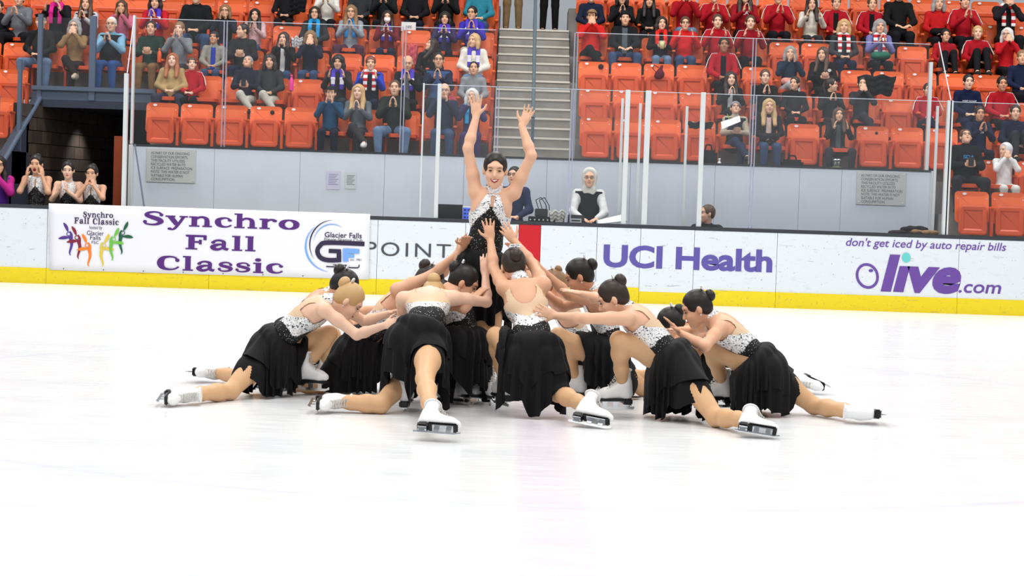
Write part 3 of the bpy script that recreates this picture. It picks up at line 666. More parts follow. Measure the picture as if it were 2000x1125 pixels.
M_OR = ramp_mat('seat_orange', orange_build, rough=.38, spec=.45); M_OR2 = mat('seat_pan_orange', lin(212, 80, 34), .4)
bm = plate(bmesh.new(), .485, .45, .06, .035, .37, inset=((.018, -.006), (.05, -.012)))
for v in bm.verts: v.co.y += .12 + (v.co.z-.4)*.18
ME_BACK = mk('seat_back', bm, M_OR)
bm = plate(bmesh.new(), .41, .42, .07, .045, .20, inset=((.02, .006), (.045, -.004), (.02, -.018)))
for v in bm.verts: v.co.y += .03 + (v.co.z-.2)*.10
ME_UP = mk('seat_pan', bm, M_OR2)
bm = plate(bmesh.new(), .42, .42, .07, .05, 0, inset=((.02, .006),))
for v in bm.verts: v.co = Vector((v.co.x, .13-v.co.z, .45-v.co.y))
ME_DOWN = mk('seat_pan', bm, M_OR2)
bm = bmesh.new(); box(bm, -.03, .03, -.16, .16, .575, .61); bmesh.ops.bevel(bm, geom=list(bm.edges), offset=.01, segments=2, affect='EDGES'); ME_ARM = mk('armrest', bm, M_OR)
bm = bmesh.new(); box(bm, -.02, .02, .02, .12, 0, .575); box(bm, -.035, .035, -.05, .18, 0, .02); ME_STD = mk('standard', bm, M_OR2)
bm = bmesh.new(); bmesh.ops.create_cone(bm, cap_ends=True, segments=14, radius1=.03, radius2=.03, depth=.006); 
for v in bm.verts: v.co = Vector((v.co.x, v.co.z, v.co.y*.62))
ME_BADGE = mk('number_badge', bm, M_WHITE)
bm = bmesh.new(); bmesh.ops.create_uvsphere(bm, u_segments=6, v_segments=4, radius=.009); ME_BOLT = mk('bolt', bm, M_ALU)
ORD = ['', 'first', 'second', 'third', 'fourth', 'fifth', 'sixth', 'seventh', 'eighth', 'ninth', 'tenth', 'eleventh', 'twelfth', 'thirteenth', 'fourteenth', 'fifteenth', 'sixteenth']
SEATS = []
def seat(x, k, label, group):
    o = empty('stadium_seat', (x, rowy(k), rowz(k)), label, 'seat', group); SEATS.append([x, k, o, None])
    put('backrest', ME_BACK, o)
    SEATS[-1][3] = put('seat_pan', ME_UP, o)
    a = put('armrest', ME_ARM, o); a.location = (.262, -.02, 0); s_ = put('standard', ME_STD, o); s_.location = (.262, 0, 0)
    b = put('number_badge', ME_BADGE, o); b.location = (-.11, .178, .785)
    for q in (-.205, .205): t = put('bolt', ME_BOLT, o); t.location = (q, .165, .715)
PITCH_X = .527
XA = XY(925, rowy(1)+.2, 2.5); XB = XY(1161, rowy(2)+.2, 3.0)
ROWN = {-2: 'lowest', -1: 'lowest', 0: 'second lowest', 1: 'front', 2: 'second', 3: 'third', 4: 'fourth', 5: 'fifth', 6: 'sixth'}
for k in range(1, 7):
    n = 1
    x = XA
    while x > (XT1+.05 if k < 3 else -8.6):
        seat(x, k, 'orange folding seat, %s row left of the aisle, %s from the steps' % (ROWN[k], ORD[n] if n < 17 else 'far'), 'orange seats left of the steps'); x -= PITCH_X; n += 1
    n = 1; x = XB
    while x < 9.2:
        seat(x, k, 'orange folding seat, %s row right of the aisle, %s from the steps' % (ROWN[k], ORD[n] if n < 17 else 'far'), 'orange seats right of the steps'); x += PITCH_X; n += 1
for k in (-1, 0):
    n = 1; x = XY(1897, rowy(-1)+.2, 1.5)
    while x < 9.2:
        seat(x, k, 'orange seat in the %s row past the white right hand post, %s from it' % (ROWN[k], ORD[n]), 'low seats at the far right'); x += PITCH_X; n += 1
for k in (1, 2):
    for n, x in enumerate((XT0-.42, XT0-.95)): seat(x, k, 'orange seat in the %s row left of the tunnel railing, %s from it' % (ROWN[k], ORD[n+1]), 'seats left of the tunnel')
def occupy(x, k):
    best = min((s for s in SEATS if s[1] == k), key=lambda s: abs(s[0]-x), default=None)
    if best and abs(best[0]-x) < .5: best[3].data = ME_DOWN

# ------------------------------------------------------------------ skaters
def cvt(V): return np.array(V, float)
# shared skate, ankle at origin, toe +x, sole towards -z
def skate_meshes():
    s = Sdf(); I3 = np.eye(3)
    s.cone((-.005, 0, .10), (-.012, 0, .0), .043, .044, .02); s.cone((-.012, 0, 0), (-.03, 0, -.055), .044, .036, .03); s.cone((-.02, 0, -.05), (.12, 0, -.062), .036, .030, .03)
    s.cone((.02, 0, -.01), (.12, 0, -.052), .034, .028, .03); s.cone((.12, 0, -.058), (.155, 0, -.062), .034, .024, .02); s.cut((0, 0, .105), (0, 0, -1)); s.cut((0, 0, -.088), (0, 0, 1))
    v, f = s.mesh(.008); up = mesh_np('boot', v, f, M_SKATE)
    bm = bmesh.new(); box(bm, -.065, -.005, -.03, .03, -.128, -.086); box(bm, -.01, .165, -.032, .032, -.106, -.086)
    bmesh.ops.bevel(bm, geom=list(bm.edges), offset=.008, segments=2, affect='EDGES'); sole = mk('sole', bm, M_SOLE)
    bm = bmesh.new(); prof = [(-.085, -.148), (-.085, -.140), (.165, -.140), (.185, -.128), (.187, -.145), (.15, -.158), (-.08, -.158)]
    a = [bm.verts.new((x, -.002, z)) for x, z in prof]; b = [bm.verts.new((x, .002, z)) for x, z in prof]; bm.faces.new(a); bm.faces.new(b[::-1])
    for i in range(len(prof)): bm.faces.new((a[i], b[i], b[(i+1) % 7], a[(i+1) % 7]))
    for x0, x1 in ((-.055, -.02), (.03, .06), (.10, .13)): box(bm, x0, x1, -.004, .004, -.142, -.10)
    box(bm, -.06, -.01, -.024, .024, -.131, -.126); box(bm, .02, .14, -.024, .024, -.110, -.105)
    bmesh.ops.recalc_face_normals(bm, faces=bm.faces); blade = mk('blade', bm, M_STEEL)
    bm = bmesh.new()
    for i in range(7):
        t = i/6; x = .042+.055*t*t + .012*t; z = .085-.105*t; bar(bm, (x, -.026, z), (x+.004, .026, z-.012), .0035, 5); bar(bm, (x, .026, z), (x+.004, -.026, z-.012), .0035, 5)
    lace = mk('laces', bm, M_LACE)
    bm = bmesh.new(); 
    for i in range(20):
        a0, a1 = 2*math.pi*i/20, 2*math.pi*(i+1)/20; bar(bm, (-.007+.046*math.cos(a0), .046*math.sin(a0), .1), (-.007+.046*math.cos(a1), .046*math.sin(a1), .1), .007, 5)
    cuff = mk('cuff', bm, M_SKATE)
    return up, sole, blade, lace, cuff
SK = skate_meshes()
def put_skate(parent, ankle, toe, sole):
    t = Vector(toe).normalized(); z = -(Vector(sole) - t*Vector(sole).dot(t)).normalized(); y = z.cross(t)
    M = Matrix((t, y, z)).transposed().to_4x4(); M.translation = Vector(ankle) - parent.location
    o = put('skate', SK[0], parent, None, M)
    for nm, me in zip(('sole', 'blade', 'laces', 'cuff'), SK[1:]): put(nm, me, o)
    return o
def head_extra(parent, c, R, skin, hair, lip, bun=(-.085, .045), bun_r=.045, scl=1.0, clip=True, bunhair=True):
    """slicked-back hair with a bun, eyes, brows, mouth, earrings; built in the head's own frame"""
    M = R.to_4x4() @ Matrix.Scale(scl, 4); M.translation = Vector(c) - parent.location
    bl_ = math.hypot(*bun); bun = (bun[0]/bl_*.108-.01, bun[1]/bl_*.108+.02); key = ('bunhair', bun, bun_r)
    if key not in HEADC:
        s = Sdf(); I3 = np.eye(3); s.ell((0, -.014, .032), I3, (.081, .099, .096), .01); s.ell((0, -.05, -.02), I3, (.062, .052, .055), .03); s.sub((0, .108, -.03), (.067, .085, .118)); s.sub((.085, .012, -.035), (.03, .03, .045)); s.sub((-.085, .012, -.035), (.03, .03, .045)); v, f = s.mesh(.0065)
        s2 = Sdf(); s2.ell((0, bun[0], bun[1]), I3, (bun_r, bun_r*.85, bun_r), .01); v2, f2 = s2.mesh(.007)
        HEADC[key] = (mesh_np('hair', v, f), mesh_np('bun', v2, f2))
    h = put('hair', HEADC[key][0], parent, HAIR[hair], M); put('bun', HEADC[key][1], h, HAIR[hair])
    if clip:
        if 'clip' not in HEADC:
            bm = bmesh.new(); rg = random.Random(5)
            for i in range(11):
                a = -.9+1.8*i/10; p = Vector((.055*math.sin(a), 0, .012*math.cos(a))); bmesh.ops.create_icosphere(bm, subdivisions=1, radius=.009, matrix=Matrix.Translation(p)); bmesh.ops.create_icosphere(bm, subdivisions=1, radius=.007, matrix=Matrix.Translation(p+Vector((.004, .004, .011))))
            HEADC['clip'] = mk('hair_clip', bm, M_SILVER)
        k = put('hair_clip', HEADC['clip'], h); cd = Vector((0, bun[0]+.014, bun[1]-.032)).normalized()*.75 + Vector((0, .12, .62)); cd.normalize(); k.location = Vector((0, -.014, .030)) + Vector((0, cd.y*.099, cd.z*.096)); k.scale = (.8, 1.0, 1.0); k.rotation_euler = (math.atan2(-cd.y, cd.z), 0, 0)
    face_parts(parent, M, lip)
    return M
HEADC = {}
def face_parts(parent, M, lip, brow=None, smile=False, scale=1.0):
    if 'eye' not in HEADC:
        bm = bmesh.new(); bmesh.ops.create_uvsphere(bm, u_segments=10, v_segments=6, radius=1); [setattr(v, 'co', Vector((v.co.x*.0125, v.co.y*.005, v.co.z*.0045))) for v in bm.verts]; HEADC['eye'] = mk('eye', bm, M_EYE, True)
        s = Sdf(); pts = [(-.016, 0, -.001), (-.006, .003, .0), (.006, .003, .0), (.016, 0, -.001)]; limb(s, pts, [.003, .005, .005, .003], .004); v, f = s.mesh(.002); HEADC['mouth'] = mesh_np('mouth', v, f)
        s = Sdf(); limb(s, [(-.017, -.004, -.003), (0, .001, .002), (.017, -.004, -.003)], [.0014, .0022, .0014], .002); v, f = s.mesh(.0016); HEADC['brow'] = mesh_np('eyebrow', v, f)
        s = Sdf(); limb(s, [(-.026, -.009, .008), (-.013, .0, -.003), (0, .003, -.007), (.013, .0, -.003), (.026, -.009, .008)], [.002, .0055, .0065, .0055, .002], .004); v, f = s.mesh(.002); HEADC['smile'] = mesh_np('mouth', v, f)
        s = Sdf(); limb(s, [(-.017, .0, .004), (0, .008, -.001), (.017, .0, .004)], [.0016, .0034, .0016], .003); v, f = s.mesh(.0015); HEADC['teeth'] = mesh_np('teeth', v, f)
    for e in (-1, 1):
        o = put('eye', HEADC['eye'], parent, M_EYE, M @ Matrix.Translation((e*.031, .0835, .006)) @ Matrix.Rotation(-e*.35, 4, 'Z'))
        o = put('eyebrow', HEADC['brow'], parent, brow or HAIR['dark'], M @ Matrix.Translation((e*.031, .087, .026)) @ Matrix.Rotation(-e*.3, 4, 'Z'))
    if smile:
        q = put('mouth', HEADC['smile'], parent, lip, M @ Matrix.Translation((0, .092, -.058))); put('teeth', HEADC['teeth'], q, M_WHITE)
    else: put('mouth', HEADC['mouth'], parent, lip, M @ Matrix.Translation((0, .0905, -.058)))

def split(v, f, keep, name, m, parent):
    """faces whose centres satisfy keep -> own mesh"""
    if not keep.any(): return None
    ff = f[keep]; u, inv = np.unique(ff, return_inverse=True); return put(name, mesh_np(name, v[u]-np.array(parent.location), inv.reshape(ff.shape), m), parent)

def skater(label, J, face, up, skin=0, hair='black', bun=(-.085, .045), bun_r=.045, hands=None, lip=None, skA=None, skB=None, lat=None, smile=False, skirt=(.30, .47, .56), down=None, nlat=None, palm=None, scale_head=1.0, hcurl=(.3, .3), front_dir=None, hspread=.14):
    """J: joints in world space. head neck shA shB elA elB wrA wrB waist hip kneeA ankA kneeB ankB ; A = front leg"""
    g = lambda n: Vector(J[n]); fx, fy = (g('ankA')+g('ankB'))/2, 0
    root = empty('person', (g('hip').x, g('hip').y, 0), label, 'person', 'skaters posing on the ice')
    s = Sdf(); hip, wst, nk = g('hip'), g('waist'), g('neck')
    chest = wst.lerp(nk, .5)
    ax = (nk-wst).normalized(); L = (g('shB')-g('shA')); L = (L-ax*L.dot(ax)).normalized(); dep = ax.cross(L)
    if lat is not None: HL = Vector(lat).normalized()
    else: HL = L.copy()
    ax2 = (wst-hip).normalized(); HL = (HL-ax2*HL.dot(ax2)).normalized(); dep2 = ax2.cross(HL)
    RT = np.array(Matrix((L, dep, ax)).transposed()); RH = np.array(Matrix((HL, dep2, ax2)).transposed())
    torso = Sdf()
    torso.ell(cvt(hip), RH, (.158, .118, .125), .03); torso.ell(cvt(wst), RT, (.116, .088, .13), .06); torso.ell(cvt(chest+ax*.02), RT, (.138, .098, .155), .05)
    torso.ell(cvt(nk-ax*.075), RT, (.13, .075, .075), .05)
    for q in torso.p: s.p.append(q)
    for e in ('A', 'B'):
        sh = g('sh'+e); s.cone(cvt(nk-ax*.035), cvt(sh), .042, .046, .04)
        limb(s, [sh, sh.lerp(g('el'+e), .4), g('el'+e)], [.046, .041, .033], .025)
        d = g('wr'+e)-g('el'+e); limb(s, [g('el'+e), g('el'+e)+d*.3, g('wr'+e)], [.034, .035, .023], .02)
        hd = (hands or {}).get(e); 
        dirv = Vector(hd) if hd is not None else d
        pn = (palm or {}).get(e, (0, 0, -1)); add_hand(s, g('wr'+e), dirv, pn, hcurl[0], hspread, 1 if e == 'A' else -1, .96)
    hips = {}
    for e, sg in (('A', -1), ('B', 1)):
        kn, an = g('knee'+e), g('ank'+e); cand = [hip+HL*.085, hip-HL*.085]
        hips[e] = cand
    # legs take the side of the pelvis that keeps them apart
    if (hips['A'][0]-g('kneeA')).length + (hips['A'][1]-g('kneeB')).length <= (hips['A'][1]-g('kneeA')).length + (hips['A'][0]-g('kneeB')).length: hj = {'A': hips['A'][0], 'B': hips['A'][1]}
    else: hj = {'A': hips['A'][1], 'B': hips['A'][0]}
    legs = Sdf()
    for e in ('A', 'B'):
        kn, an = g('knee'+e), g('ank'+e); h0 = hj[e]-ax2*.02
        limb(legs, [h0, h0.lerp(kn, .45), kn], [.092, .078, .054], .03); c = kn.lerp(an, .3); 
        limb(legs, [kn, c, kn.lerp(an, .65), an], [.053, .055, .044, .036], .03)
    for q in legs.p: s.p.append(q)
    R = frame(face, up); add_head(s, g('head'), R, cvt(nk-ax*.02), scale_head, .045)
    V, Fq = s.mesh(.0075)
    cen = V[Fq].mean(axis=1)
    # leg faces become tights, the rest skin; one continuous body, two materials
    dl = legs.at(cen); ismat = (np.abs(dl) < .012) & (torso.at(cen) > -.004) & (cen[:, 2] < max(hip.z+.25, .9))
    for e in ('A', 'B'):
        for a_, b_ in (('el', 'wr'),): 
            q = ('c', cvt(g(a_+e)), cvt(g(b_+e)+(g(b_+e)-g(a_+e)).normalized()*.15), .03, .03, 0); ismat &= Sdf.d1(q, cen) > .03
    me = mesh_np('body', V-np.array(root.location), Fq, SKIN[skin]); me.materials.append(M_TIGHT); me.polygons.foreach_set('material_index', ismat.astype(np.int32)); me.update()
    put('body', me, root)
    # leotard shell from the torso, divided into its fabrics
    T = Sdf(); T.p = list(torso.p); V, Fq = T.mesh(.0075, .007); cen = V[Fq].mean(axis=1); P = cen-np.array(wst)
    tl = (nk-wst).length; t = (P @ np.array(ax))/tl; lx = P @ np.array(L); ly = P @ np.array(dep)
    fd = dep if front_dir is None else Vector(front_dir)
    sgn = 1 if dep.dot(fd) > 0 else -1
    fr = ly*sgn > .0                                         # front half of the torso
    al = np.abs(lx)
    phi = np.arctan2(al/.13, -ly*sgn/.09)                     # 0 at the spine, pi at the breastbone
    q4 = np.pi/4; edge = np.interp(phi, [0, q4, 2*q4, 2.5*q4, 3*q4, 3.5*q4, 4*q4], [-.05, .10, .20, .27, .38, .54, .74] if smile else [-.05, .08, .10, .06, .10, .40, .60])
    upper = np.interp(phi, [0, q4, 1.7*q4, 2.1*q4, 2.6*q4, 4*q4], [.16, .30, .46, .60, 1.02, 1.02])
    hole = ((lx/.084)**2 + ((t-.74)/.34)**2 < 1) & ~fr
    slit = fr & (al < .013) & (t > .70) & (t < .95)
    bare = fr & (t > .58) & (al > .112-.075*(t-.58)/.42)
    silver = (t > edge) & (t < upper) & ~slit & ~bare
    yoke = ~fr & (t >= upper) & ~hole & (t < .98) & ~((t > .55) & (al > .118))
    edge_b = edge_f = edge
    pel = ((cen-np.array(hip)) @ np.array(ax2)) < -.13
    black = ~silver & ~yoke & (t < np.where(fr, edge_f, edge_b)+.02) 
    split(V, Fq, silver, 'crystal_bodice', M_SILVER, root); split(V, Fq, yoke, 'mesh_yoke', M_NUDE, root); split(V, Fq, black, 'waistband', M_SPARK, root)
    # collar ring
    bmv = Sdf(); hn = (g('head')-nk).normalized(); bmv.cone(cvt(nk+hn*.0), cvt(nk+hn*.06), .062, .057, .01); bmv.cut(cvt(nk-hn*.012), cvt(hn)); bmv.cut(cvt(nk+hn*.062), cvt(-hn)); v2, f2 = bmv.mesh(.008); put('collar', mesh_np('collar', v2-np.array(root.location), f2, M_SILVER), root)
    # chiffon skirt: strands that leave the waist, slide over hips and legs and fall
    B = Sdf(); B.p = list(torso.p)+list(legs.p)
    def drape(lenf, lens, lenb, name, gap, seed, nstr=88):
        rg = np.random.RandomState(seed); th = np.linspace(0, 2*np.pi, nstr, endpoint=False)
        hw = wst.lerp(hip, .22); e1, e2, axh = np.array(HL), np.array(dep2)*sgn, np.array(ax2)
        ring = np.array(hw) + np.outer(np.cos(th)*.124, e1) + np.outer(np.sin(th)*.099, e2)
        L_ = np.where(np.sin(th) > 0, lens+(lenf-lens)*np.sin(th)**2, lens+(lenb-lens)*np.sin(th)**2)*(1+.15*np.sin(4*th+seed)+.10*np.sin(9*th+2*seed)+.05*rg.randn(nstr))
        n = 22; P = [ring.copy()]; dirv = -axh*.8 + (np.outer(np.cos(th), e1)+np.outer(np.sin(th), e2))*.6
        if down is not None: pull = np.array(down)
        else: pull = np.zeros(3)
        ripple = np.sin(th*17+seed)[:, None]*(np.outer(np.cos(th), e1)+np.outer(np.sin(th), e2))
        cur = ring.copy()
        for i in range(n):
            t_ = (i+1)/n; gv = np.array((0, 0, -1.0))+pull*(.5*(1-t_)); w_ = min(.12+.5*t_, .62)
            dirv = dirv*(1-w_) + gv*w_ + ripple*.16*t_; dirv /= np.linalg.norm(dirv, axis=1)[:, None]
            cur = cur + dirv*(L_/n)[:, None]
            for _ in range(2):
                d = B.at(cur, gap+.003); e_ = .004
                G = np.stack([B.at(cur+np.eye(3)[a]*e_, gap+.003)-d for a in range(3)], axis=1); G /= np.maximum(np.linalg.norm(G, axis=1), 1e-6)[:, None]
                cur = cur - G*np.minimum(d, 0)[:, None]
            cur[:, 2] = np.maximum(cur[:, 2], .012+.006*np.abs(np.sin(th*9)))
            if i > 3:
                sm = (np.roll(cur, 1, 0)+np.roll(cur, -1, 0))/2; cur = cur*.72+sm*.28
            dirv = cur-P[-1]; dirv /= np.maximum(np.linalg.norm(dirv, axis=1), 1e-6)[:, None]
            P.append(cur.copy())
        A = np.stack(P); 
        for i in range(3, n+1): A[i] += ripple*.014*(i/n)
        Vv = A.reshape(-1, 3); Fs = []
        for i in range(n):
            for j in range(nstr): Fs.append((i*nstr+j, (i+1)*nstr+j, (i+1)*nstr+(j+1) % nstr, i*nstr+(j+1) % nstr))
        o = put(name, mesh_np(name, Vv-np.array(root.location), Fs, M_CHIF), root)
        return o
    if skirt:
        sd = int(abs(hip.x*100)) % 97
        drape(*skirt, 'skirt', .012, sd); drape(skirt[0]*.75, skirt[1]*.66, skirt[2]*.66, 'overskirt', .026, sd+7)
    for e, sk in (('A', skA), ('B', skB)):
        if sk: put_skate(root, g('ank'+e), sk[0], sk[1] if len(sk) > 1 else g('ank'+e)-g('knee'+e))
    M = head_extra(root, g('head'), R, SKIN[skin], hair, lip or M_LIP, bun, bun_r, scale_head) if not smile else None
    if smile:
        M = head_extra(root, g('head'), R, SKIN[skin], hair, lip, bun, bun_r, scale_head, clip=False)
        for o in [c for c in root.children if c.name.startswith('mouth')]: bpy.data.objects.remove(o)
        q = put('mouth', HEADC['smile'], root, lip, M @ Matrix.Translation((0, .0925, -.056)) @ Matrix.Scale(1.12, 4)); put('teeth', HEADC['teeth'], q, M_WHITE, Matrix.Translation((0, .0015, -.002)))
    for e in (-1, 1):
        bm = bmesh.new(); bmesh.ops.create_icosphere(bm, subdivisions=1, radius=.007); ob = bm_obj('earring', bm, M_SILVER, root); ob.matrix_local = M @ Matrix.Translation((e*.08, 0, -.042))
    return root

def joints(spec):
    """spec: name -> (px, py, rule, ...) with rule Y / z / (parent, L, sgn)"""
    J = {}
    for n, v in spec.items():
        if isinstance(v, Vector): J[n] = v
        elif v[2] == 'Y': J[n] = atY(v[0], v[1], v[3])
        elif v[2] == 'z': J[n] = atZ(v[0], v[1], v[3])
        else: J[n] = atL(v[0], v[1], J[v[2]], v[3], v[4])
    return J
X, nX, Y_, nY = (1, 0, 0), (-1, 0, 0), (0, 1, 0), (0, -1, 0)
DN = (0, 0, -1)
# 1 blonde at the far left
J = joints(dict(hip=(528, 682, 'Y', 12.75), waist=(566, 645, 'Y', 12.72), neck=(636, 590, 'Y', 12.68), head=(681, 588, 'Y', 12.66), shA=(634, 606, 'Y', 12.52), shB=(655, 592, 'Y', 12.84),
    elA=(697, 654, 'shA', .27, -1), wrA=(750, 636, 'elA', .24, -1), elB=(712, 628, 'shB', .27, 1), wrB=(760, 612, 'elB', .22, -1),
    kneeA=(642, 652, 'Y', 12.88), ankA=(596, 716, 'Y', 12.80), kneeB=(450, 764, 'z', .06), ankB=(360, 772, 'z', .065)))
skater('blonde kneeling skater at the far left of the group, bun pinned high', J, (.75, -.05, -.66), (.66, 0, .75), 4, 'blonde', skA=((.9, -.35, 0), DN), skB=((.05, -1, -.1), (-1, 0, -.05)), palm={'A': (.3, .6, -.4)}, front_dir=(.5, 0, -.8), lat=(0, 1, 0))
# 2 behind the blonde
J = joints(dict(hip=(556, 668, 'Y', 13.65), waist=(588, 628, 'Y', 13.62), neck=(640, 578, 'Y', 13.55), head=(672, 560, 'Y', 13.5), shA=(640, 596, 'Y', 13.4), shB=(650, 582, 'Y', 13.72),
    elA=(690, 640, 'shA', .27, 1), wrA=(740, 620, 'elA', .23, -1), elB=(700, 610, 'shB', .27, 1), wrB=(750, 600, 'elB', .22, 1),
    kneeA=(650, 655, 'Y', 13.75), ankA=(628, 716, 'Y', 13.75), kneeB=(486, 738, 'z', .06), ankB=(418, 728, 'z', .07)))
skater('dark haired kneeling skater mostly hidden behind the far left blonde', J, (.75, 0, -.6), (.6, 0, .75), 1, 'black', skA=((.9, -.2, 0), DN), skB=((-.2, -1, .1), (-1, .2, 0)), front_dir=(.5, 0, -.8), lat=(0, 1, 0))
# 3 reaching arm, left of centre
J = joints(dict(hip=(690, 690, 'Y', 13.15), waist=(727, 640, 'Y', 13.12), neck=(798, 572, 'Y', 13.05), head=(838, 552, 'Y', 13.05), shA=(776, 566, 'Y', 12.92), shB=(808, 562, 'Y', 13.22),
    elA=(846, 536, 'shA', .27, 1), wrA=(893, 496, 'elA', .23, -1), elB=(866, 532, 'shB', .26, 1), wrB=(899, 486, 'elB', .23, -1),
    kneeA=(795, 668, 'Y', 13.2), ankA=(780, 735, 'Y', 13.2), kneeB=(628, 752, 'z', .06), ankB=(545, 752, 'z', .07)))
skater('kneeling skater left of centre with long arm reaching up to the standing skater', J, (.8, 0, -.6), (.6, 0, .8), 0, 'dark', bun=(-.08, .05), skA=((.9, -.2, 0), DN), skB=((0, -1, -.1), (-1, 0, 0)), palm={'A': (.3, .9, 0), 'B': (.4, -.9, 0)}, front_dir=(.6, 0, -.8), lat=(0, 1, 0))
# 12 hidden, only a leg shows
J = joints(dict(hip=(822, 702, 'Y', 12.5), waist=(840, 664, 'Y', 12.6), neck=(862, 606, 'Y', 12.78), head=(872, 592, 'Y', 12.88), shA=(845, 612, 'Y', 12.66), shB=(876, 606, 'Y', 12.92),
    elA=(880, 640, 'shA', .27, 1), wrA=(905, 615, 'elA', .23, 1), elB=(890, 640, 'shB', .26, 1), wrB=(905, 615, 'elB', .23, 1),
    kneeA=(880, 700, 'Y', 12.7), ankA=(872, 752, 'Y', 12.72), kneeB=(744, 790, 'z', .06), ankB=(655, 784, 'z', .07)))
skater('kneeling skater hidden behind the blonde bun, only a leg and boot showing to the left', J, (.6, .5, -.6), (.4, .3, .8), 0, 'dark', skA=((.9, -.2, 0), DN), skB=((0, -1, -.1), (-1, .05, 0)), front_dir=(.5, .3, -.8), lat=(.3, -.9, 0), skirt=(.28, .36, .38))
# 5 dark haired beside the standing skater
J = joints(dict(hip=(902, 672, 'Y', 12.62), waist=(900, 628, 'Y', 12.62), neck=(880, 570, 'Y', 12.62), head=(906, 553, 'Y', 12.62), shA=(868, 588, 'Y', 12.48), shB=(893, 577, 'Y', 12.78),
    elA=(905, 602, 'Y', 12.35), wrA=(925, 582, 'Y', 12.42), elB=(893, 520, 'shB', .26, 1), wrB=(906, 480, 'Y', 12.75),
    kneeA=(884, 662, 'Y', 12.42), ankA=(880, 742, 'Y', 12.75), kneeB=(915, 755, 'Y', 13.0), ankB=(935, 765, 'Y', 13.4)))
skater('dark haired kneeling skater tucked close to the left of the standing skater', J, (.85, -.1, -.5), (.5, 0, .85), 1, 'black', bun=(-.088, .035), skA=((.75, -.6, 0), DN), skB=((.2, 1, 0), DN), front_dir=(.9, .2, -.2), lat=(.3, -.9, 0), skirt=(.32, .42, .48))
# 4 foreground blonde bun, back to the camera
J = joints(dict(hip=(816, 668, 'Y', 11.98), waist=(833, 622, 'Y', 12.08), neck=(838, 576, 'Y', 12.38), head=(846, 582, 'Y', 12.52), shA=(788, 584, 'Y', 12.30), shB=(886, 582, 'Y', 12.30),
    elA=(786, 612, 'Y', 12.5), wrA=(815, 600, 'Y', 12.7), elB=(950, 590, 'shB', .27, 1), wrB=(948, 538, 'elB', .2, 1),
    kneeA=(800, 664, 'Y', 12.4), ankA=(792, 756, 'Y', 12.06), kneeB=(830, 740, 'Y', 11.42), ankB=(843, 813, 'z', .13)))
skater('blonde kneeling skater with back to camera, one leg stretched towards the camera', J, (0, .5, -.85), (0, .85, .5), 4, 'blonde', bun=(-.085, .045), skA=((.1, 1, 0), DN), skB=((1, -.1, -.03), (0, -.86, -.5)), hands={'B': (-.05, .1, 1)}, palm={'B': (0, 1, 0)}, front_dir=(0, .6, -.8), lat=(1, 0, 0), skirt=(.31, .46, .54))
# 13 the one standing
J = joints(dict(hip=(940, 533, 'Y', 12.8), waist=(947, 476, 'Y', 12.8), neck=(965, 376, 'Y', 12.78), head=(967, 333, 'Y', 12.74), shA=(929, 375, 'Y', 12.78), shB=(1003, 377, 'Y', 12.78),
    elA=(914, 290, 'shA', .29, -1), wrA=(930, 228, 'elA', .23, 1), elB=(1038, 304, 'shB', .28, -1), wrB=(1019, 246, 'elB', .22, 1),
    kneeA=(935, 652, 'Y', 12.72), ankA=(940, 742, 'Y', 12.78), kneeB=(962, 652, 'Y', 12.75), ankB=(958, 744, 'Y', 12.72)))
SKC = skater('smiling skater standing in the middle with both arms raised', J, (.0, -1, -.12), (.02, -.1, 1), 0, 'black', bun=(-.09, .02), bun_r=.035, lip=M_LIPRED, smile=True, skA=((-.25, -1, 0), DN), skB=((.05, -1, 0), DN), hands={'A': (-.06, 0, 1), 'B': (.45, 0, 1)}, palm={'A': (0, -1, 0), 'B': (-.35, -.9, .2)}, front_dir=(0, -1, 0), lat=(1, 0, 0), skirt=(.46, .48, .52), hspread=.3, hcurl=(.15, .3))
# 6 back to the camera, right of centre
J = joints(dict(hip=(1041, 694, 'Y', 12.0), waist=(1038, 648, 'Y', 12.08), neck=(1018, 552, 'Y', 12.32), head=(1003, 522, 'Y', 12.42), shA=(984, 562, 'Y', 12.26), shB=(1062, 556, 'Y', 12.26),
    elA=(964, 524, 'shA', .27, 1), wrA=(958, 470, 'elA', .22, 1), elB=(1040, 516, 'shB', .26, 1), wrB=(1006, 472, 'elB', .22, 1),
    kneeA=(968, 656, 'Y', 12.2), ankA=(985, 745, 'Y', 12.35), kneeB=(1090, 768, 'Y', 11.95), ankB=(1150, 794, 'z', .12)))
skater('kneeling skater with bare open back to the camera, just right of the standing skater', J, (-.15, .85, -.45), (-.1, .45, .88), 1, 'dark', bun=(-.088, .01), skA=((-.4, .9, 0), DN), skB=((.93, -.3, -.12), (.1, -.8, -.6)), hands={'A': (-.14, .05, 1), 'B': (-.5, .2, .6)}, palm={'A': (0, 1, 0), 'B': (0, 1, 0)}, front_dir=(0, .8, -.6), lat=(1, .1, 0), skirt=(.31, .46, .54), hcurl=(.12, .2), hspread=.28)
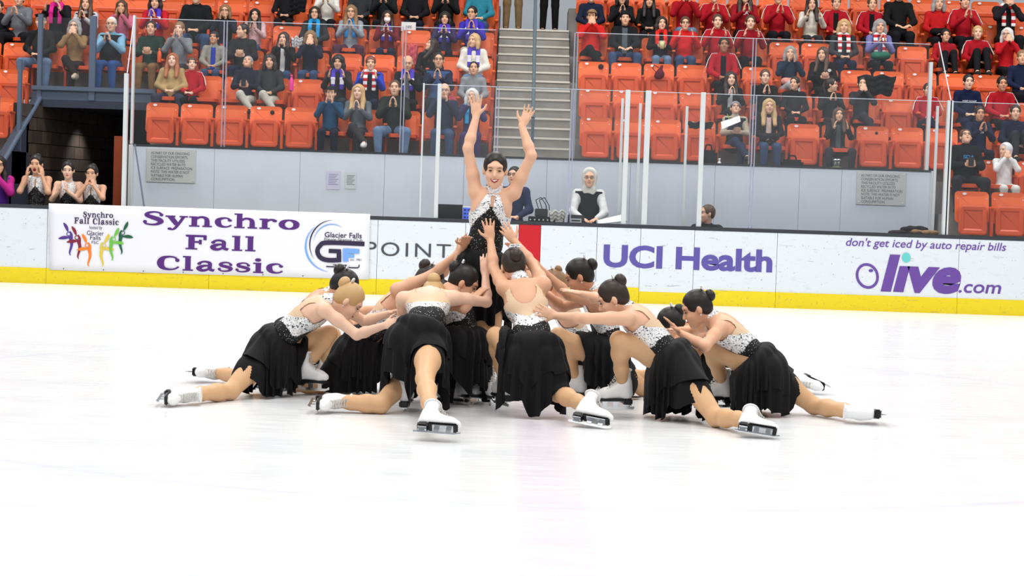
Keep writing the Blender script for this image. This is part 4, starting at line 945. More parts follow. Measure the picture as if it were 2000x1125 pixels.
# 8 hidden behind, pale brown bun
J = joints(dict(hip=(1130, 690, 'Y', 14.1), waist=(1125, 650, 'Y', 14.0), neck=(1098, 590, 'Y', 13.8), head=(1083, 560, 'Y', 13.7), shA=(1090, 596, 'Y', 13.6), shB=(1088, 590, 'Y', 13.95),
    elA=(1040, 560, 'shA', .27, -1), wrA=(1012, 500, 'elA', .24, -1), elB=(1045, 560, 'shB', .27, -1), wrB=(1005, 520, 'elB', .24, -1),
    kneeA=(1080, 668, 'Y', 13.9), ankA=(1105, 725, 'Y', 13.95), kneeB=(1210, 735, 'z', .06), ankB=(1290, 735, 'z', .07)))
skater('kneeling skater hidden behind the group, pale brown bun showing right of centre', J, (-.8, 0, -.55), (-.5, 0, .85), 0, 'light', bun=(-.07, .06), bun_r=.032, skA=((-.9, -.3, 0), DN), skB=((0, 1, 0), (1, 0, 0)), hands={'A': (-.5, -.4, .7)}, front_dir=(-.6, 0, -.8), lat=(0, 1, 0))
# 7 dark bun, right of centre, facing left
J = joints(dict(hip=(1172, 690, 'Y', 13.2), waist=(1184, 645, 'Y', 13.2), neck=(1162, 572, 'Y', 13.15), head=(1131, 540, 'Y', 13.12), shA=(1164, 588, 'Y', 12.99), shB=(1158, 580, 'Y', 13.3),
    elA=(1112, 577, 'shA', .25, -1), wrA=(1050, 520, 'elA', .25, -1), elB=(1100, 600, 'shB', .26, 1), wrB=(1060, 570, 'elB', .23, -1),
    kneeA=(1090, 656, 'Y', 13.05), ankA=(1128, 742, 'Y', 13.15), kneeB=(1255, 758, 'z', .06), ankB=(1335, 760, 'z', .07)))
skater('kneeling skater with glossy dark bun facing left, behind the straight-armed skater', J, (-.9, 0, -.42), (-.4, 0, .9), 2, 'black', bun=(-.095, .02), bun_r=.045, skA=((-1, -.2, 0), DN), skB=((0, 1, 0), (1, 0, 0)), palm={'A': (0, .6, -.6)}, front_dir=(-.8, 0, -.5), lat=(0, 1, 0))
# 9 second from the right
J = joints(dict(hip=(1322, 712, 'Y', 12.12), waist=(1288, 672, 'Y', 12.14), neck=(1228, 606, 'Y', 12.16), head=(1197, 584, 'Y', 12.14), shA=(1224, 622, 'Y', 11.99), shB=(1214, 606, 'Y', 12.32),
    elA=(1146, 622, 'shA', .27, -1), wrA=(1086, 617, 'elA', .24, 1), elB=(1172, 584, 'shB', .25, 1), wrB=(1136, 574, 'elB', .22, 1),
    kneeA=(1209, 664, 'Y', 12.06), ankA=(1216, 752, 'Y', 12.22), kneeB=(1398, 816, 'z', .06), ankB=(1466, 819, 'z', .10)))
skater('kneeling skater with dark bun and straight arm, second from the right end', J, (-.88, 0, -.45), (-.42, 0, .9), 0, 'dark', bun=(-.075, .06), bun_r=.046, skA=((-1, -.25, 0), DN), skB=((1, -.15, -.12), (.2, -.85, -.4)), hands={'A': (-1, .1, .32), 'B': (-1, 0, .2)}, palm={'A': (0, 1, 0), 'B': (0, .2, -1)}, front_dir=(-.6, 0, -.8), lat=(0, 1, 0), hcurl=(.1, .3), hspread=.25)
# 11 hidden near the right end
J = joints(dict(hip=(1432, 696, 'Y', 13.7), waist=(1400, 668, 'Y', 13.68), neck=(1342, 640, 'Y', 13.65), head=(1311, 634, 'Y', 13.62), shA=(1345, 656, 'Y', 13.5), shB=(1340, 648, 'Y', 13.82),
    elA=(1300, 690, 'shA', .27, 1), wrA=(1262, 660, 'elA', .23, 1), elB=(1300, 680, 'shB', .27, 1), wrB=(1262, 650, 'elB', .23, 1),
    kneeA=(1362, 690, 'Y', 13.8), ankA=(1398, 735, 'Y', 13.75), kneeB=(1515, 738, 'z', .08), ankB=(1562, 745, 'z', .09)))
skater('dark haired kneeling skater hidden behind the right end of the group, head and boots showing', J, (-.8, 0, -.6), (-.55, 0, .8), 1, 'black', bun=(-.09, .03), skA=((-.9, -.4, 0), DN), skB=((.5, -.6, -.2), (.9, .3, 0)), front_dir=(-.4, 0, -.9), lat=(0, 1, 0))
# 10 right end
J = joints(dict(hip=(1494, 720, 'Y', 12.55), waist=(1457, 680, 'Y', 12.55), neck=(1393, 624, 'Y', 12.54), head=(1361, 603, 'Y', 12.52), shA=(1404, 643, 'Y', 12.38), shB=(1388, 628, 'Y', 12.7),
    elA=(1377, 677, 'shA', .26, -1), wrA=(1328, 650, 'elA', .24, 1), elB=(1350, 648, 'shB', .26, 1), wrB=(1322, 645, 'elB', .23, -1),
    kneeA=(1390, 682, 'Y', 12.6), ankA=(1412, 750, 'Y', 12.72), kneeB=(1590, 793, 'z', .065), ankB=(1680, 806, 'z', .075)))
skater('kneeling skater with dark bun at the right end, leg stretched out to the right', J, (-.9, -.05, -.42), (-.4, 0, .9), 1, 'black', bun=(-.095, .025), bun_r=.042, skA=((-1, -.2, 0), DN), skB=((.1, 1, -.1), (1, 0, -.05)), hands={'A': (-.7, -.1, .7)}, palm={'A': (-.6, 0, -.6)}, front_dir=(-.6, 0, -.8), lat=(0, 1, 0), hcurl=(.1, .3), hspread=.25)
# ------------------------------------------------------------------ spectators
PC = {}
HS = 1.10
def V3(*a): return np.array(a, float)
ARMS = {   # elbow, wrist, finger direction, palm normal, for the side e = -1 / +1 ; x is multiplied by e
    'clap': ((.23, -.14, .77), (.05, -.30, .90), (-.12, -.35, .9), (-1, 0, 0)),
    'high': ((.24, -.16, .82), (.055, -.27, 1.03), (-.15, .05, 1), (-1, 0, 0)),
    'apart': ((.25, -.14, .78), (.13, -.30, .93), (-.15, -.3, .9), (-1, 0, 0)),
    'lap': ((.25, -.03, .75), (.07, -.24, .65), (-.9, -.4, -.1), (0, 0, -1)),
    'phone': ((.24, -.05, .75), (.07, -.29, .76), (-.7, -.4, .4), (-.2, .9, .3)),
    'face': ((.22, -.17, .86), (.05, -.17, 1.06), (-.35, .12, 1), (-.4, .9, 0)),
    'knees': ((.24, -.14, .74), (.10, -.36, .66), (-.5, -.7, -.2), (0, 0, -1))}
LEGS = {   # knee, ankle, toe for each side
    'sit': (((.11, -.43, .50), (.12, -.42, .10)), ((.11, -.43, .50), (.12, -.42, .10))),
    'wide': (((.22, -.40, .50), (.20, -.44, .10)), ((.22, -.40, .50), (.20, -.44, .10))),
    'cross': (((.04, -.46, .60), (-.16, -.56, .34)), ((.08, -.43, .50), (.06, -.42, .10))),
    'up': (((.08, -.36, .82), (.10, -.52, .46)), ((.09, -.36, .84), (.10, -.52, .46)))}
STAND = dict(hip=.92, knees=((.10, .0, .50), (.11, .02, .09)))
def pose_joints(arm, leg, heavy):
    st = leg == 'stand'; dz = .42 if st else 0
    J = dict(hip=Vector((0, 0, .53+dz)), waist=Vector((0, .03 if not st else 0, .70+dz)), chest=Vector((0, .05 if not st else 0, .88+dz)), neck=Vector((0, .03 if not st else 0, 1.05+dz)))
    for i, e in enumerate((-1, 1)):
        a = ARMS[arm]; J['sh%d' % i] = Vector((e*.158, .04 if not st else 0, .99+dz))
        J['el%d' % i] = Vector((e*(a[0][0]*.90+heavy*.4), a[0][1], a[0][2]+dz)); J['wr%d' % i] = Vector((e*a[1][0], a[1][1], a[1][2]+dz)); J['hd%d' % i] = Vector((e*a[2][0], a[2][1], a[2][2])); J['pn%d' % i] = Vector((e*a[3][0], a[3][1], a[3][2]))
        if st: k, n = STAND['knees']
        else: k, n = LEGS[leg][i]
        J['kn%d' % i] = Vector((e*k[0], k[1], k[2])); J['an%d' % i] = Vector((e*n[0], n[1], n[2]))
    return J
I3 = np.eye(3)
def torso_prims(s, J, h, g=0.0):
    s.ell(V3(*J['hip']), I3, (.155+h+g, .12+h+g, .12+g), .04); s.ell(V3(*(J['waist'])), I3, (.128+h*1.4+g, .108+h*1.5+g, .16+g), .06); s.ell(V3(*J['chest']), I3, (.14+h+g, .105+h+g, .165+g), .06)
    s.cone(V3(*J['sh0']), V3(*J['sh1']), .056+g+h*.3, .056+g+h*.3, .05)
def body_parts(arm, leg, yaw, pitch, heavy):
    """cached meshes: body, top, trousers, head matrix"""
    h = heavy; J = pose_joints(arm, leg, h)
    R = (Matrix.Rotation(math.radians(yaw), 3, 'Z') @ Matrix.Rotation(math.radians(-pitch), 3, 'X') @ frame((0, -1, 0), (0, 0, 1)))
    hc = J['neck'] + Vector((0, -.03, .0)) + R @ Vector((0, .02, .15))
    hm = R.to_4x4() @ Matrix.Scale(HS, 4); hm.translation = hc
    kb = ('body', arm, leg, yaw, pitch, heavy)
    if kb not in PC:
        s = Sdf(); torso_prims(s, J, h-.012)
        for i, e in enumerate((-1, 1)):
            limb(s, [J['sh%d' % i], J['el%d' % i], J['wr%d' % i]], [.045, .038, .026], .03); add_hand(s, J['wr%d' % i], J['hd%d' % i], J['pn%d' % i], .3, .08, e, 1.08)
            hp = J['hip']+Vector((e*.09, 0, -.02)); limb(s, [hp, J['kn%d' % i], J['an%d' % i]], [.075, .05, .035], .03)
            s.cone(V3(*J['an%d' % i]), V3(*(J['an%d' % i]+Vector((0, -.1, -.05)))), .035, .03, .02)
        add_head(s, hc, R, V3(*(J['neck']-Vector((0, 0, .03)))), HS, .052); v, f = s.mesh(.0125); PC[kb] = mesh_np('body', v, f, SKIN[0])
    kt = ('top', arm, leg == 'stand', heavy)
    if kt not in PC:
        s = Sdf(); torso_prims(s, J, h, .012)
        for i in (0, 1):
            w = J['el%d' % i].lerp(J['wr%d' % i], .93); limb(s, [J['sh%d' % i], J['el%d' % i], w], [.062+h*.4, .054+h*.3, .040], .03)
        s.cone(V3(*(J['neck']-Vector((0, 0, .05)))), V3(*(J['neck']+Vector((0, 0, .012)))), .075, .066, .03); v, f = s.mesh(.016); PC[kt] = mesh_np('top', v, f)
    kl = ('legs', leg, heavy)
    if kl not in PC:
        s = Sdf(); s.ell(V3(*J['hip']), I3, (.172+h, .13+h, .12), .03)
        for i, e in enumerate((-1, 1)):
            hp = J['hip']+Vector((e*.09, 0, -.02)); limb(s, [hp, J['kn%d' % i], J['kn%d' % i].lerp(J['an%d' % i], .95)], [.095+h*.5, .07+h*.2, .055], .025)
        v, f = s.mesh(.017); PC[kl] = mesh_np('trousers', v, f)
    ks = ('shoe',)
    if ks not in PC:
        s = Sdf(); limb(s, [(0, .05, -.045), (0, -.08, -.055), (0, -.16, -.062)], [.045, .046, .036], .03); s.cone((0, .03, -.04), (0, .03, .02), .045, .043, .03); s.cut((0, 0, -.095), (0, 0, 1)); v, f = s.mesh(.012); PC[ks] = mesh_np('shoe', v, f)
    return J, hm, PC[kb], PC[kt], PC[kl], PC[ks]
def hair_mesh(style):
    k = ('hair', style)
    if k in PC: return PC[k]
    s = Sdf(); cap = lambda g=0: s.ell((0, -.014, .032), I3, (.080+g, .097+g, .092+g), .012)
    def face_out(top=.088, w=.066, ears=True):
        s.sub((0, .112, top-.118), (w, .088, .118))
        if ears:
            for e in (-1, 1): s.sub((e*.09, .012, -.035), (.034, .032, .045))
    if style in ('short', 'bun', 'pony', 'boy'):
        cap(.004); s.ell((0, -.05, -.02), I3, (.064, .052, .05), .03)
        if style == 'bun': s.ell((0, -.10, .095), I3, (.04, .036, .04), .012)
        if style == 'pony': limb(s, [(0, -.11, .05), (0, -.135, -.02), (.02, -.11, -.14)], [.03, .034, .02], .02)
        face_out(.062 if style == 'boy' else .09)
    elif style == 'crop': cap(-.001); s.ell((0, -.05, -.015), I3, (.06, .046, .045), .03); face_out(.095, .07)
    elif style == 'bald':
        cap(-.003); s.cut((0, -.01, .0), V3(0, -.95, .3)); s.cut((0, 0, .06), V3(0, 0, -1))
    elif style in ('bob', 'long', 'fringe', 'bobfringe'):
        cap(.010); L = -.12 if 'bob' in style else -.29; w = .036 if 'bob' in style else .04
        for e in (-1, 1):
            f1 = .03 if style == 'long' else .0; s.cone((e*.066, .0, .05), (e*.082, .0+f1*.5, L*.45), .034, w, .03); s.cone((e*.082, .0+f1*.5, L*.45), (e*.09, .008+f1*2.4, L), w, w*.8, .03)
        s.cone((0, -.06, .0), (0, -.07, L), .06, .06, .05)
        face_out(.062 if 'fringe' in style else .09, .06, False); s.sub((0, .10, -.10), (.058, .085, .10))
    elif style == 'cap':
        cap(.008); s.cut((0, .0, .055), V3(0, -.12, 1)); s.ell((0, .11, .062), I3, (.06, .06, .008), .012)
    elif style == 'beanie': cap(.012); s.cut((0, .05, .045), V3(0, -.35, .94))
    elif style == 'hood':
        cap(.022); s.cone((0, -.03, -.05), (0, -.03, -.14), .085, .095, .04); s.cut((0, .05, 0), V3(0, -1, .12))
    elif style == 'flat': cap(.006); s.cut((0, .05, .06), V3(0, -.3, .95)); s.ell((0, .06, .085), I3, (.085, .075, .02), .02)
    v, f = s.mesh(.0105); PC[k] = mesh_np('hair', v, f); return PC[k]
def accessory(kind, J=None):
    k = ('acc', kind)
    if k in PC: return PC[k]
    s = Sdf()
    if kind == 'scarf':
        s.cone((-.07, -.02, 1.06), (.07, -.02, 1.06), .045, .045, .03); s.cone((-.075, .03, 1.05), (.075, .03, 1.05), .04, .04, .03)
        for e in (-1, 1):
            for dx in (-.018, .018): limb(s, [(e*.075+dx, -.055, 1.04), (e*.078+dx, -.115, .92), (e*.075+dx, -.135, .74)], [.022, .02, .018], .02)
    elif kind == 'stripes':
        for e in (-1, 1):
            for q in (-.02, 0, .02): limb(s, [(e*.10, .03+q, 1.062), (e*.19, .03+q, 1.052), (e*.252, .0+q, .94), (e*.298, -.10+q, .80)], [.0065]*4, .002)
    elif kind == 'bag': s.ell((0, -.22, .66), I3, (.17, .13, .07), .03); s.ell((.06, -.28, .68), I3, (.1, .09, .06), .04); s.ell((-.09, -.2, .69), I3, (.08, .09, .05), .04)
    elif kind == 'vest':
        pass
    v, f = s.mesh(.012 if kind != 'stripes' else .007); PC[k] = mesh_np(kind, v, f); return PC[k]
def glasses_mesh():
    k = ('glasses',)
    if k in PC: return PC[k]
    bm = bmesh.new()
    for e in (-1, 1):
        for i in range(12):
            a0, a1 = 2*math.pi*i/12, 2*math.pi*(i+1)/12; bar(bm, (e*.032+.021*math.cos(a0), .099, .004+.016*math.sin(a0)), (e*.032+.021*math.cos(a1), .099, .004+.016*math.sin(a1)), .0022, 4)
        bar(bm, (e*.053, .098, .008), (e*.079, .0, .006), .002, 4)
    bar(bm, (-.011, .1, .008), (.011, .1, .008), .002, 4); PC[k] = mk('glasses', bm, M_BLACK); return PC[k]
def mask_mesh():
    k = ('mask',)
    if k not in PC:
        s = Sdf(); s.ell((0, .062, -.05), I3, (.056, .052, .05), .01); s.cut((0, .06, 0), V3(0, 1, 0)); v, f = s.mesh(.008); PC[k] = mesh_np('face_mask', v, f)
    return PC[k]
SCARFM = {}
def scarf_mat(kind):
    if kind in SCARFM: return SCARFM[kind]
    if isinstance(kind, tuple): m = cloth(*kind)
    else:
        a, b = {'rw': (lin(188, 24, 34), lin(232, 230, 228)), 'pw': (lin(72, 52, 178), lin(226, 224, 236))}[kind]
        def bld(n, l, bs):
            tc = n.new('ShaderNodeTexCoord'); sx = n.new('ShaderNodeSeparateXYZ'); l.new(tc.outputs['Object'], sx.inputs[0])
            mu = n.new('ShaderNodeMath'); mu.operation = 'MULTIPLY'; mu.inputs[1].default_value = 9.0 if kind == 'rw' else 3.2; l.new(sx.outputs[2], mu.inputs[0])
            fr = n.new('ShaderNodeMath'); fr.operation = 'FRACT'; l.new(mu.outputs[0], fr.inputs[0])
            gt = n.new('ShaderNodeMath'); gt.operation = 'GREATER_THAN'; gt.inputs[1].default_value = .5 if kind == 'rw' else .62; l.new(fr.outputs[0], gt.inputs[0])
            mx = n.new('ShaderNodeMix'); mx.data_type = 'RGBA'; l.new(gt.outputs[0], mx.inputs[0]); mx.inputs[6].default_value = a+(1,); mx.inputs[7].default_value = b+(1,); l.new(mx.outputs[2], bs.inputs['Base Color'])
        m = ramp_mat('scarf_'+kind, bld, rough=.85)
    SCARFM[kind] = m; return m
NEUT = dict(k=(26, 26, 30), n=(30, 38, 62), c=(52, 54, 58), g=(142, 146, 150), r=(178, 24, 38), R=(206, 36, 34), j=(58, 78, 112), J=(104, 128, 158), w=(222, 220, 214), t=(178, 150, 104), e=(38, 44, 40), d=(44, 60, 52), b=(52, 84, 140), p=(226, 184, 186), l=(120, 118, 176), m=(82, 44, 62), B=(40, 60, 190), K=(186, 180, 160), G=(96, 104, 112), P=(64, 50, 96), T=(168, 140, 110), N=(24, 28, 44), u=(56, 62, 150), o=(128, 96, 62), s=(186, 182, 172))
def person(label, px_, py_, k, arm='clap', leg='sit', yaw=0, pitch=4, hair='short', hc='dark', top='k', pants='k', skin=0, heavy=0.0, ex=(), shoe=(40, 40, 42), group='spectators in the stands', floor=None, Y=None, scale=None, facing=0, xoff=0, seated=True, lip=None):
    z0 = rowz(k) if floor is None else floor; y0 = rowy(k) if Y is None else Y
    J, hm, mb, mt, ml, msh = body_parts(arm, leg, yaw, pitch, heavy)
    hp = hm.translation
    if scale is None:
        zz = atY(px_, py_, y0-.02).z; scale = min(max((zz-z0)/hp.z, .80), 1.07)
    c = atY(px_, py_, y0); x = c.x + xoff - hp.x*scale
    root = empty('person', (x, y0, z0), label, 'person', group); root.scale = (scale,)*3; root.rotation_euler = (0, 0, math.radians(facing))
    put('body', mb, root, SKIN[skin]); col = NEUT[top] if isinstance(top, str) else top; pc = NEUT[pants] if isinstance(pants, str) else pants
    t = put('top', mt, root, cloth(*col)); put('trousers', ml, root, cloth(*pc))
    for i, e in enumerate((-1, 1)):
        o = put('shoe', msh, root, cloth(*shoe), Matrix.Translation(J['an%d' % i]))
    hatty = hair in ('cap', 'beanie', 'hood', 'flat')
    if hatty:
        hcol = hc if isinstance(hc, tuple) else (30, 30, 34)
        if hair in ('cap', 'beanie', 'flat'): put('hair', hair_mesh('crop'), root, HAIR['dark'] if 'grey' not in ex else HAIR['grey'], hm)
        put({'cap': 'cap', 'beanie': 'beanie', 'hood': 'hood', 'flat': 'flat_cap'}[hair], hair_mesh(hair), root, cloth(*hcol), hm)
    elif hair != 'none': put('hair', hair_mesh(hair), root, HAIR[hc], hm)
    face_parts(root, hm, lip or M_LIP, HAIR[hc] if isinstance(hc, str) else HAIR['dark'])
    for x_ in ex:
        nm = x_ if isinstance(x_, str) else x_[0]
        if nm == 'glasses': put('glasses', glasses_mesh(), root, M_BLACK, hm)
        elif nm == 'mask': put('face_mask', mask_mesh(), root, M_WHITE if len(x_) < 2 or isinstance(x_, str) else cloth(*x_[1]), hm)
        elif nm == 'scarf': put('scarf', accessory('scarf'), root, scarf_mat(x_[1]))
        elif nm == 'stripes': put('sleeve_stripes', accessory('stripes'), root, cloth(228, 226, 226))
        elif nm == 'vest':
            kv = ('vest', heavy, arm)
            if kv not in PC:
                s = Sdf(); torso_prims(s, J, heavy, .022); s.cut((0, 0, J['neck'].z-.02), V3(0, 0, -1)); s.cut((-.19, 0, 0), V3(1, 0, 0)); s.cut((.19, 0, 0), V3(-1, 0, 0)); v, f = s.mesh(.016); PC[kv] = mesh_np('vest', v, f)
            put('vest', PC[kv], root, cloth(*x_[1]))
        elif nm == 'shirt':                                   # contrasting shirt panel in an open jacket
            kv = ('shirt', heavy)
            if kv not in PC:
                s = Sdf(); torso_prims(s, J, heavy, .02); s.cut((0, -.02, 0), V3(0, -1, 0)); s.cut((-.05, 0, 0), V3(1, 0, 0)); s.cut((.05, 0, 0), V3(-1, 0, 0)); s.cut((0, 0, J['hip'].z+.03), V3(0, 0, 1)); v, f = s.mesh(.016); PC[kv] = mesh_np('shirt_front', v, f)
            put('shirt_front', PC[kv], root, cloth(*x_[1]))
        elif nm == 'logo':
            bm = bmesh.new(); disc(bm, 0, 0, .035, .03, 12)
            for v in bm.verts: v.co = Vector((v.co.x+x_[2], -.145-heavy*1.2, v.co.y+.9))
            bm_obj('chest_badge', bm, cloth(*x_[1]), root)
        elif nm == 'letters':
            me, vv = text_mesh(x_[1], .02); w = vv[:, 0].max(); me.vertices.foreach_set('co', np.stack([(vv[:, 0]/w-.5)*x_[3], np.full(len(vv), -.158-heavy*1.4), .86+vv[:, 1]*x_[4]], axis=1).ravel()); me.materials.clear(); me.materials.append(cloth(*x_[2])); me.update(); put('chest_lettering', me, root)
        elif nm == 'band':                                       # bright wristband
            bm = bmesh.new(); d = (J['wr1']-J['el1']).normalized(); bar(bm, J['wr1']-d*.03, J['wr1']-d*.012, .034, 10); bm_obj('wristband', bm, cloth(214, 222, 80), root)
        elif nm == 'phone':
            bm = bmesh.new(); box(bm, -.04, .04, -.37, -.355, .74, .88); o = bm_obj('phone', bm, M_BLACK, root, .004)
        elif nm == 'blanket': put('lap_blanket', accessory('bag'), root, cloth(*x_[1]))
    if seated and floor is None and leg != 'stand': occupy(x, k)
    return root
P = person
# ---- left block, front row
P('boy in a dark cap and blue striped jacket clapping in the left front row', 646, 197, 1, 'high', hair='cap', hc=(28, 34, 44), top=(32, 74, 108), pants=(26, 30, 46), ex=('band',), scale=.86)
P('blonde woman in a grey jacket clapping in the front row, legs crossed', 700, 180, 1, 'clap', 'cross', -8, 4, 'long', 'blonde', 'G', 'c', shoe=(225, 225, 225), skin=4)
P('man in a dark green sweater and blue jeans clapping in the front row', 771, 172, 1, 'clap', 'wide', 0, 4, 'crop', 'brown', 'e', 'J', heavy=.03)
P('white haired man in a navy jacket clapping in front row beside the aisle', 868, 178, 1, 'high', 'sit', 0, 4, 'bald', 'white', 'n', 'j', heavy=.01, ex=('glasses',))
P('white haired woman in purple coat with turquoise scarf in the front row', 922, 188, 1, 'high', 'sit', -5, 4, 'bob', 'white', 'P', 'P', ex=(('scarf', (44, 160, 214)),))
# second row
P('red haired woman in a tan sweater with hands in her lap', 337, 118, 2, 'lap', 'wide', 0, 10, 'long', 'red', 't', (52, 54, 72), heavy=.045, skin=4)
P('boy in a red striped jacket leaning beside the red haired woman', 374, 138, 2, 'lap', 'sit', 15, 10, 'boy', 'brown', 'r', 'k', scale=.82, ex=('stripes',), skin=4)
P('grey haired man in navy looking down at his phone, pale trousers crossed', 483, 122, 2, 'phone', 'cross', -5, 34, 'short', 'grey', (36, 38, 52), 's', skin=1, ex=('phone',))
P('woman with dark bob in a charcoal coat, hands folded on crossed knees', 527, 120, 2, 'lap', 'cross', 0, 4, 'bobfringe', 'dark', 'c', 's', skin=1)
P('short haired woman in a black jacket with purple and white scarf, hands raised', 661, 122, 2, 'apart', 'sit', -5, -2, 'bobfringe', 'black', (48, 42, 42), (44, 54, 60), skin=1, ex=(('scarf', 'pw'), 'band'))
P('woman with short auburn hair in a bright blue jacket and patterned scarf', 724, 124, 2, 'apart', 'sit', 5, 4, 'boy', 'auburn', (38, 66, 190), 'n', ex=(('scarf', 'rw'), ('vest', (30, 34, 50))))
P('bald man tilting his head back, purple and white scarf over black jacket', 797, 124, 2, 'clap', 'sit', 0, -12, 'bald', 'black', 'k', 'k', skin=1, ex=(('shirt', (112, 116, 124)), ('scarf', 'pw')))
P('man with glasses in a blue and navy zip jacket clapping', 857, 118, 2, 'clap', 'sit', 0, 4, 'crop', 'black', (28, 36, 58), 'N', skin=1, ex=('glasses', ('vest', (58, 88, 132))))
P('boy in a grey hooded sweatshirt in the second row beside the aisle', 925, 143, 2, 'lap', 'sit', 0, 8, 'crop', 'black', 'g', 'G', scale=.88, skin=1)
# third row
P('young man in a dark green jacket holding a drink near the tunnel', 295, 55, 3, 'phone', 'sit', 5, 6, 'short', 'dark', (36, 58, 48), 'o', skin=1)
P('boy in a grey sweatshirt with clasped hands behind the red haired woman', 350, 68, 3, 'high', 'sit', -5, 6, 'boy', 'light', (128, 132, 138), 'c', scale=.92, skin=4)
P('small boy in a black and white checked shirt over blue tee', 418, 86, 3, 'lap', 'sit', -12, 10, 'boy', 'black', (150, 148, 140), 'j', scale=.82, skin=2, ex=(('shirt', (36, 60, 160)),))
P('man in a black jacket turned to the left in the third row', 474, 60, 3, 'phone', 'sit', -50, 4, 'crop', 'dark', (40, 42, 44), 'n', heavy=.01)
P('woman with wavy dark hair clapping in black cardigan over white top', 554, 76, 3, 'high', 'sit', -12, 8, 'long', 'dark', (30, 30, 32), 'j', ex=(('shirt', (214, 214, 214)),))
P('woman in a navy jacket and jeans with hands pressed at her chin', 607, 74, 3, 'face', 'sit', 0, -6, 'bob', 'light', (26, 32, 50), 'j')
P('woman with long dark hair in black leaning and looking down', 843, 88, 3, 'lap', 'sit', -60, 22, 'long', 'dark', (26, 26, 28), 'k')
P('woman in a white fleece with purple scarf looking to the left', 926, 80, 3, 'lap', 'sit', -35, 6, 'bob', 'blonde', (232, 226, 214), 'J', heavy=.03, ex=(('scarf', 'pw'),))
# fourth row
P('woman with black hair in a pale pink cardigan clapping', 498, 30, 4, 'clap', 'sit', 5, 2, 'long', 'black', (214, 176, 180), 'j')
P('woman with dark bob and glasses wearing a bright blue scarf over black', 615, 26, 4, 'lap', 'sit', 0, 6, 'bob', 'dark', (46, 48, 52), 'k', heavy=.02, ex=('glasses', ('scarf', (40, 150, 214))))
P('woman with long fair hair, pale grey sweater and bright blue scarf clapping', 686, 24, 4, 'clap', 'wide', 0, 2, 'long', 'light', (150, 158, 168), 'm', ex=('glasses', ('scarf', (40, 140, 210))))
P('woman in a dark red jacket wearing a white face mask', 757, 34, 4, 'clap', 'sit', 0, 2, 'long', 'dark', (118, 28, 40), 'n', ex=('mask', ('scarf', 'pw')))
P('woman with black fringe and purple white scarf clapping in the fourth row', 869, 36, 4, 'clap', 'sit', 0, 4, 'bobfringe', 'black', (54, 46, 84), 'N', skin=1, ex=(('scarf', 'pw'), 'band'))
P('man with glasses in a bright purple jacket, fourth row beside the aisle', 922, 26, 4, 'clap', 'sit', -15, 4, 'short', 'black', (58, 50, 170), 'K', skin=1, ex=('glasses', ('scarf', 'pw')))
P('woman in a red jacket with purple scarf above the tunnel end', 304, 4, 4, 'clap', 'sit', 0, 0, 'bob', 'dark', (196, 32, 44), 'k', ex=(('scarf', 'pw'),))
P('person in a black zip jacket and jeans, head cropped by the picture top', 384, -8, 4, 'lap', 'wide', 0, 0, 'short', 'dark', (28, 30, 34), 'j', heavy=.02)
P('woman with fair bob and glasses in dark navy, hands at her chin', 440, 22, 4, 'high', 'sit', 0, 4, 'bob', 'light', (34, 40, 52), 'n', ex=('glasses',))
# fifth row, mostly cropped
for i, (x, c, p_, lab) in enumerate(((560, 'k', 'k', 'person in black in the fifth row, leftmost of the cropped row'), (640, 'w', 'k', 'person in a white quilted coat cropped by the picture top'), (705, 'c', 'k', 'person in charcoal with a yellow wristband cropped by the picture top'), (752, (28, 32, 34), 'k', 'person in black cropped by the top, behind the masked woman'), (812, 'k', 'N', 'person in black cropped by the top, behind the white card'), (872, (24, 24, 26), 'k', 'person in black with white scarf ends cropped by the top'), (937, (44, 130, 150), 'j', 'person in a teal floral shirt cropped by the top beside the aisle'))):
    P(lab, x, -24, 5, 'clap' if i % 2 else 'lap', 'sit', 0, 4, 'short', 'dark', c, p_, ex=('band',) if x == 705 else ())
# above the tunnel
P('man in a dark flat cap with grey beard above the tunnel', 80, 42, 3, 'lap', 'wide', 0, 6, 'flat', (40, 42, 44), (34, 34, 36), 'J', ex=('grey',))
P('grey haired woman in a face mask and camel coat, hands at her face', 146, 52, 3, 'face', 'cross', -5, 6, 'bob', 'grey', (150, 118, 78), (44, 34, 32), shoe=(196, 184, 160), ex=('glasses', ('mask', (150, 140, 160))))
P('white haired man in a black vest over a light blue shirt clapping', 218, 48, 3, 'clap', 'sit', 0, 4, 'crop', 'white', (128, 176, 206), 'b', heavy=.015, ex=('glasses', ('vest', (24, 28, 34)), 'band'))
P('person in a grey hooded sweatshirt with chest badge at the top left corner', 38, -2, 4, 'clap', 'wide', 0, 4, 'short', 'dark', (112, 116, 122), 'k', heavy=.02, ex=(('logo', (225, 225, 225), .07),))
P('girl in a black jacket with bright pink collar clapping, top left', 112, 8, 4, 'apart', 'sit', 0, 4, 'pony', 'brown', (28, 28, 32), 'k', ex=('glasses', ('scarf', (216, 40, 140))), scale=.97)
P('girl with long brown hair in a white top behind the masked woman', 168, 24, 4, 'clap', 'sit', 0, 8, 'long', 'brown', (206, 206, 210), 'm', scale=.88, ex=(('vest', (60, 30, 44)),))
P('woman with long hair in a pink sweater behind the vested man', 238, 14, 4, 'high', 'sit', 0, 2, 'long', 'brown', (206, 110, 138), 'n', skin=1)
P('person in black at the far left edge beside the railing', -2, 20, 4, 'lap', 'sit', 0, 4, 'short', 'dark', 'k', 'k')
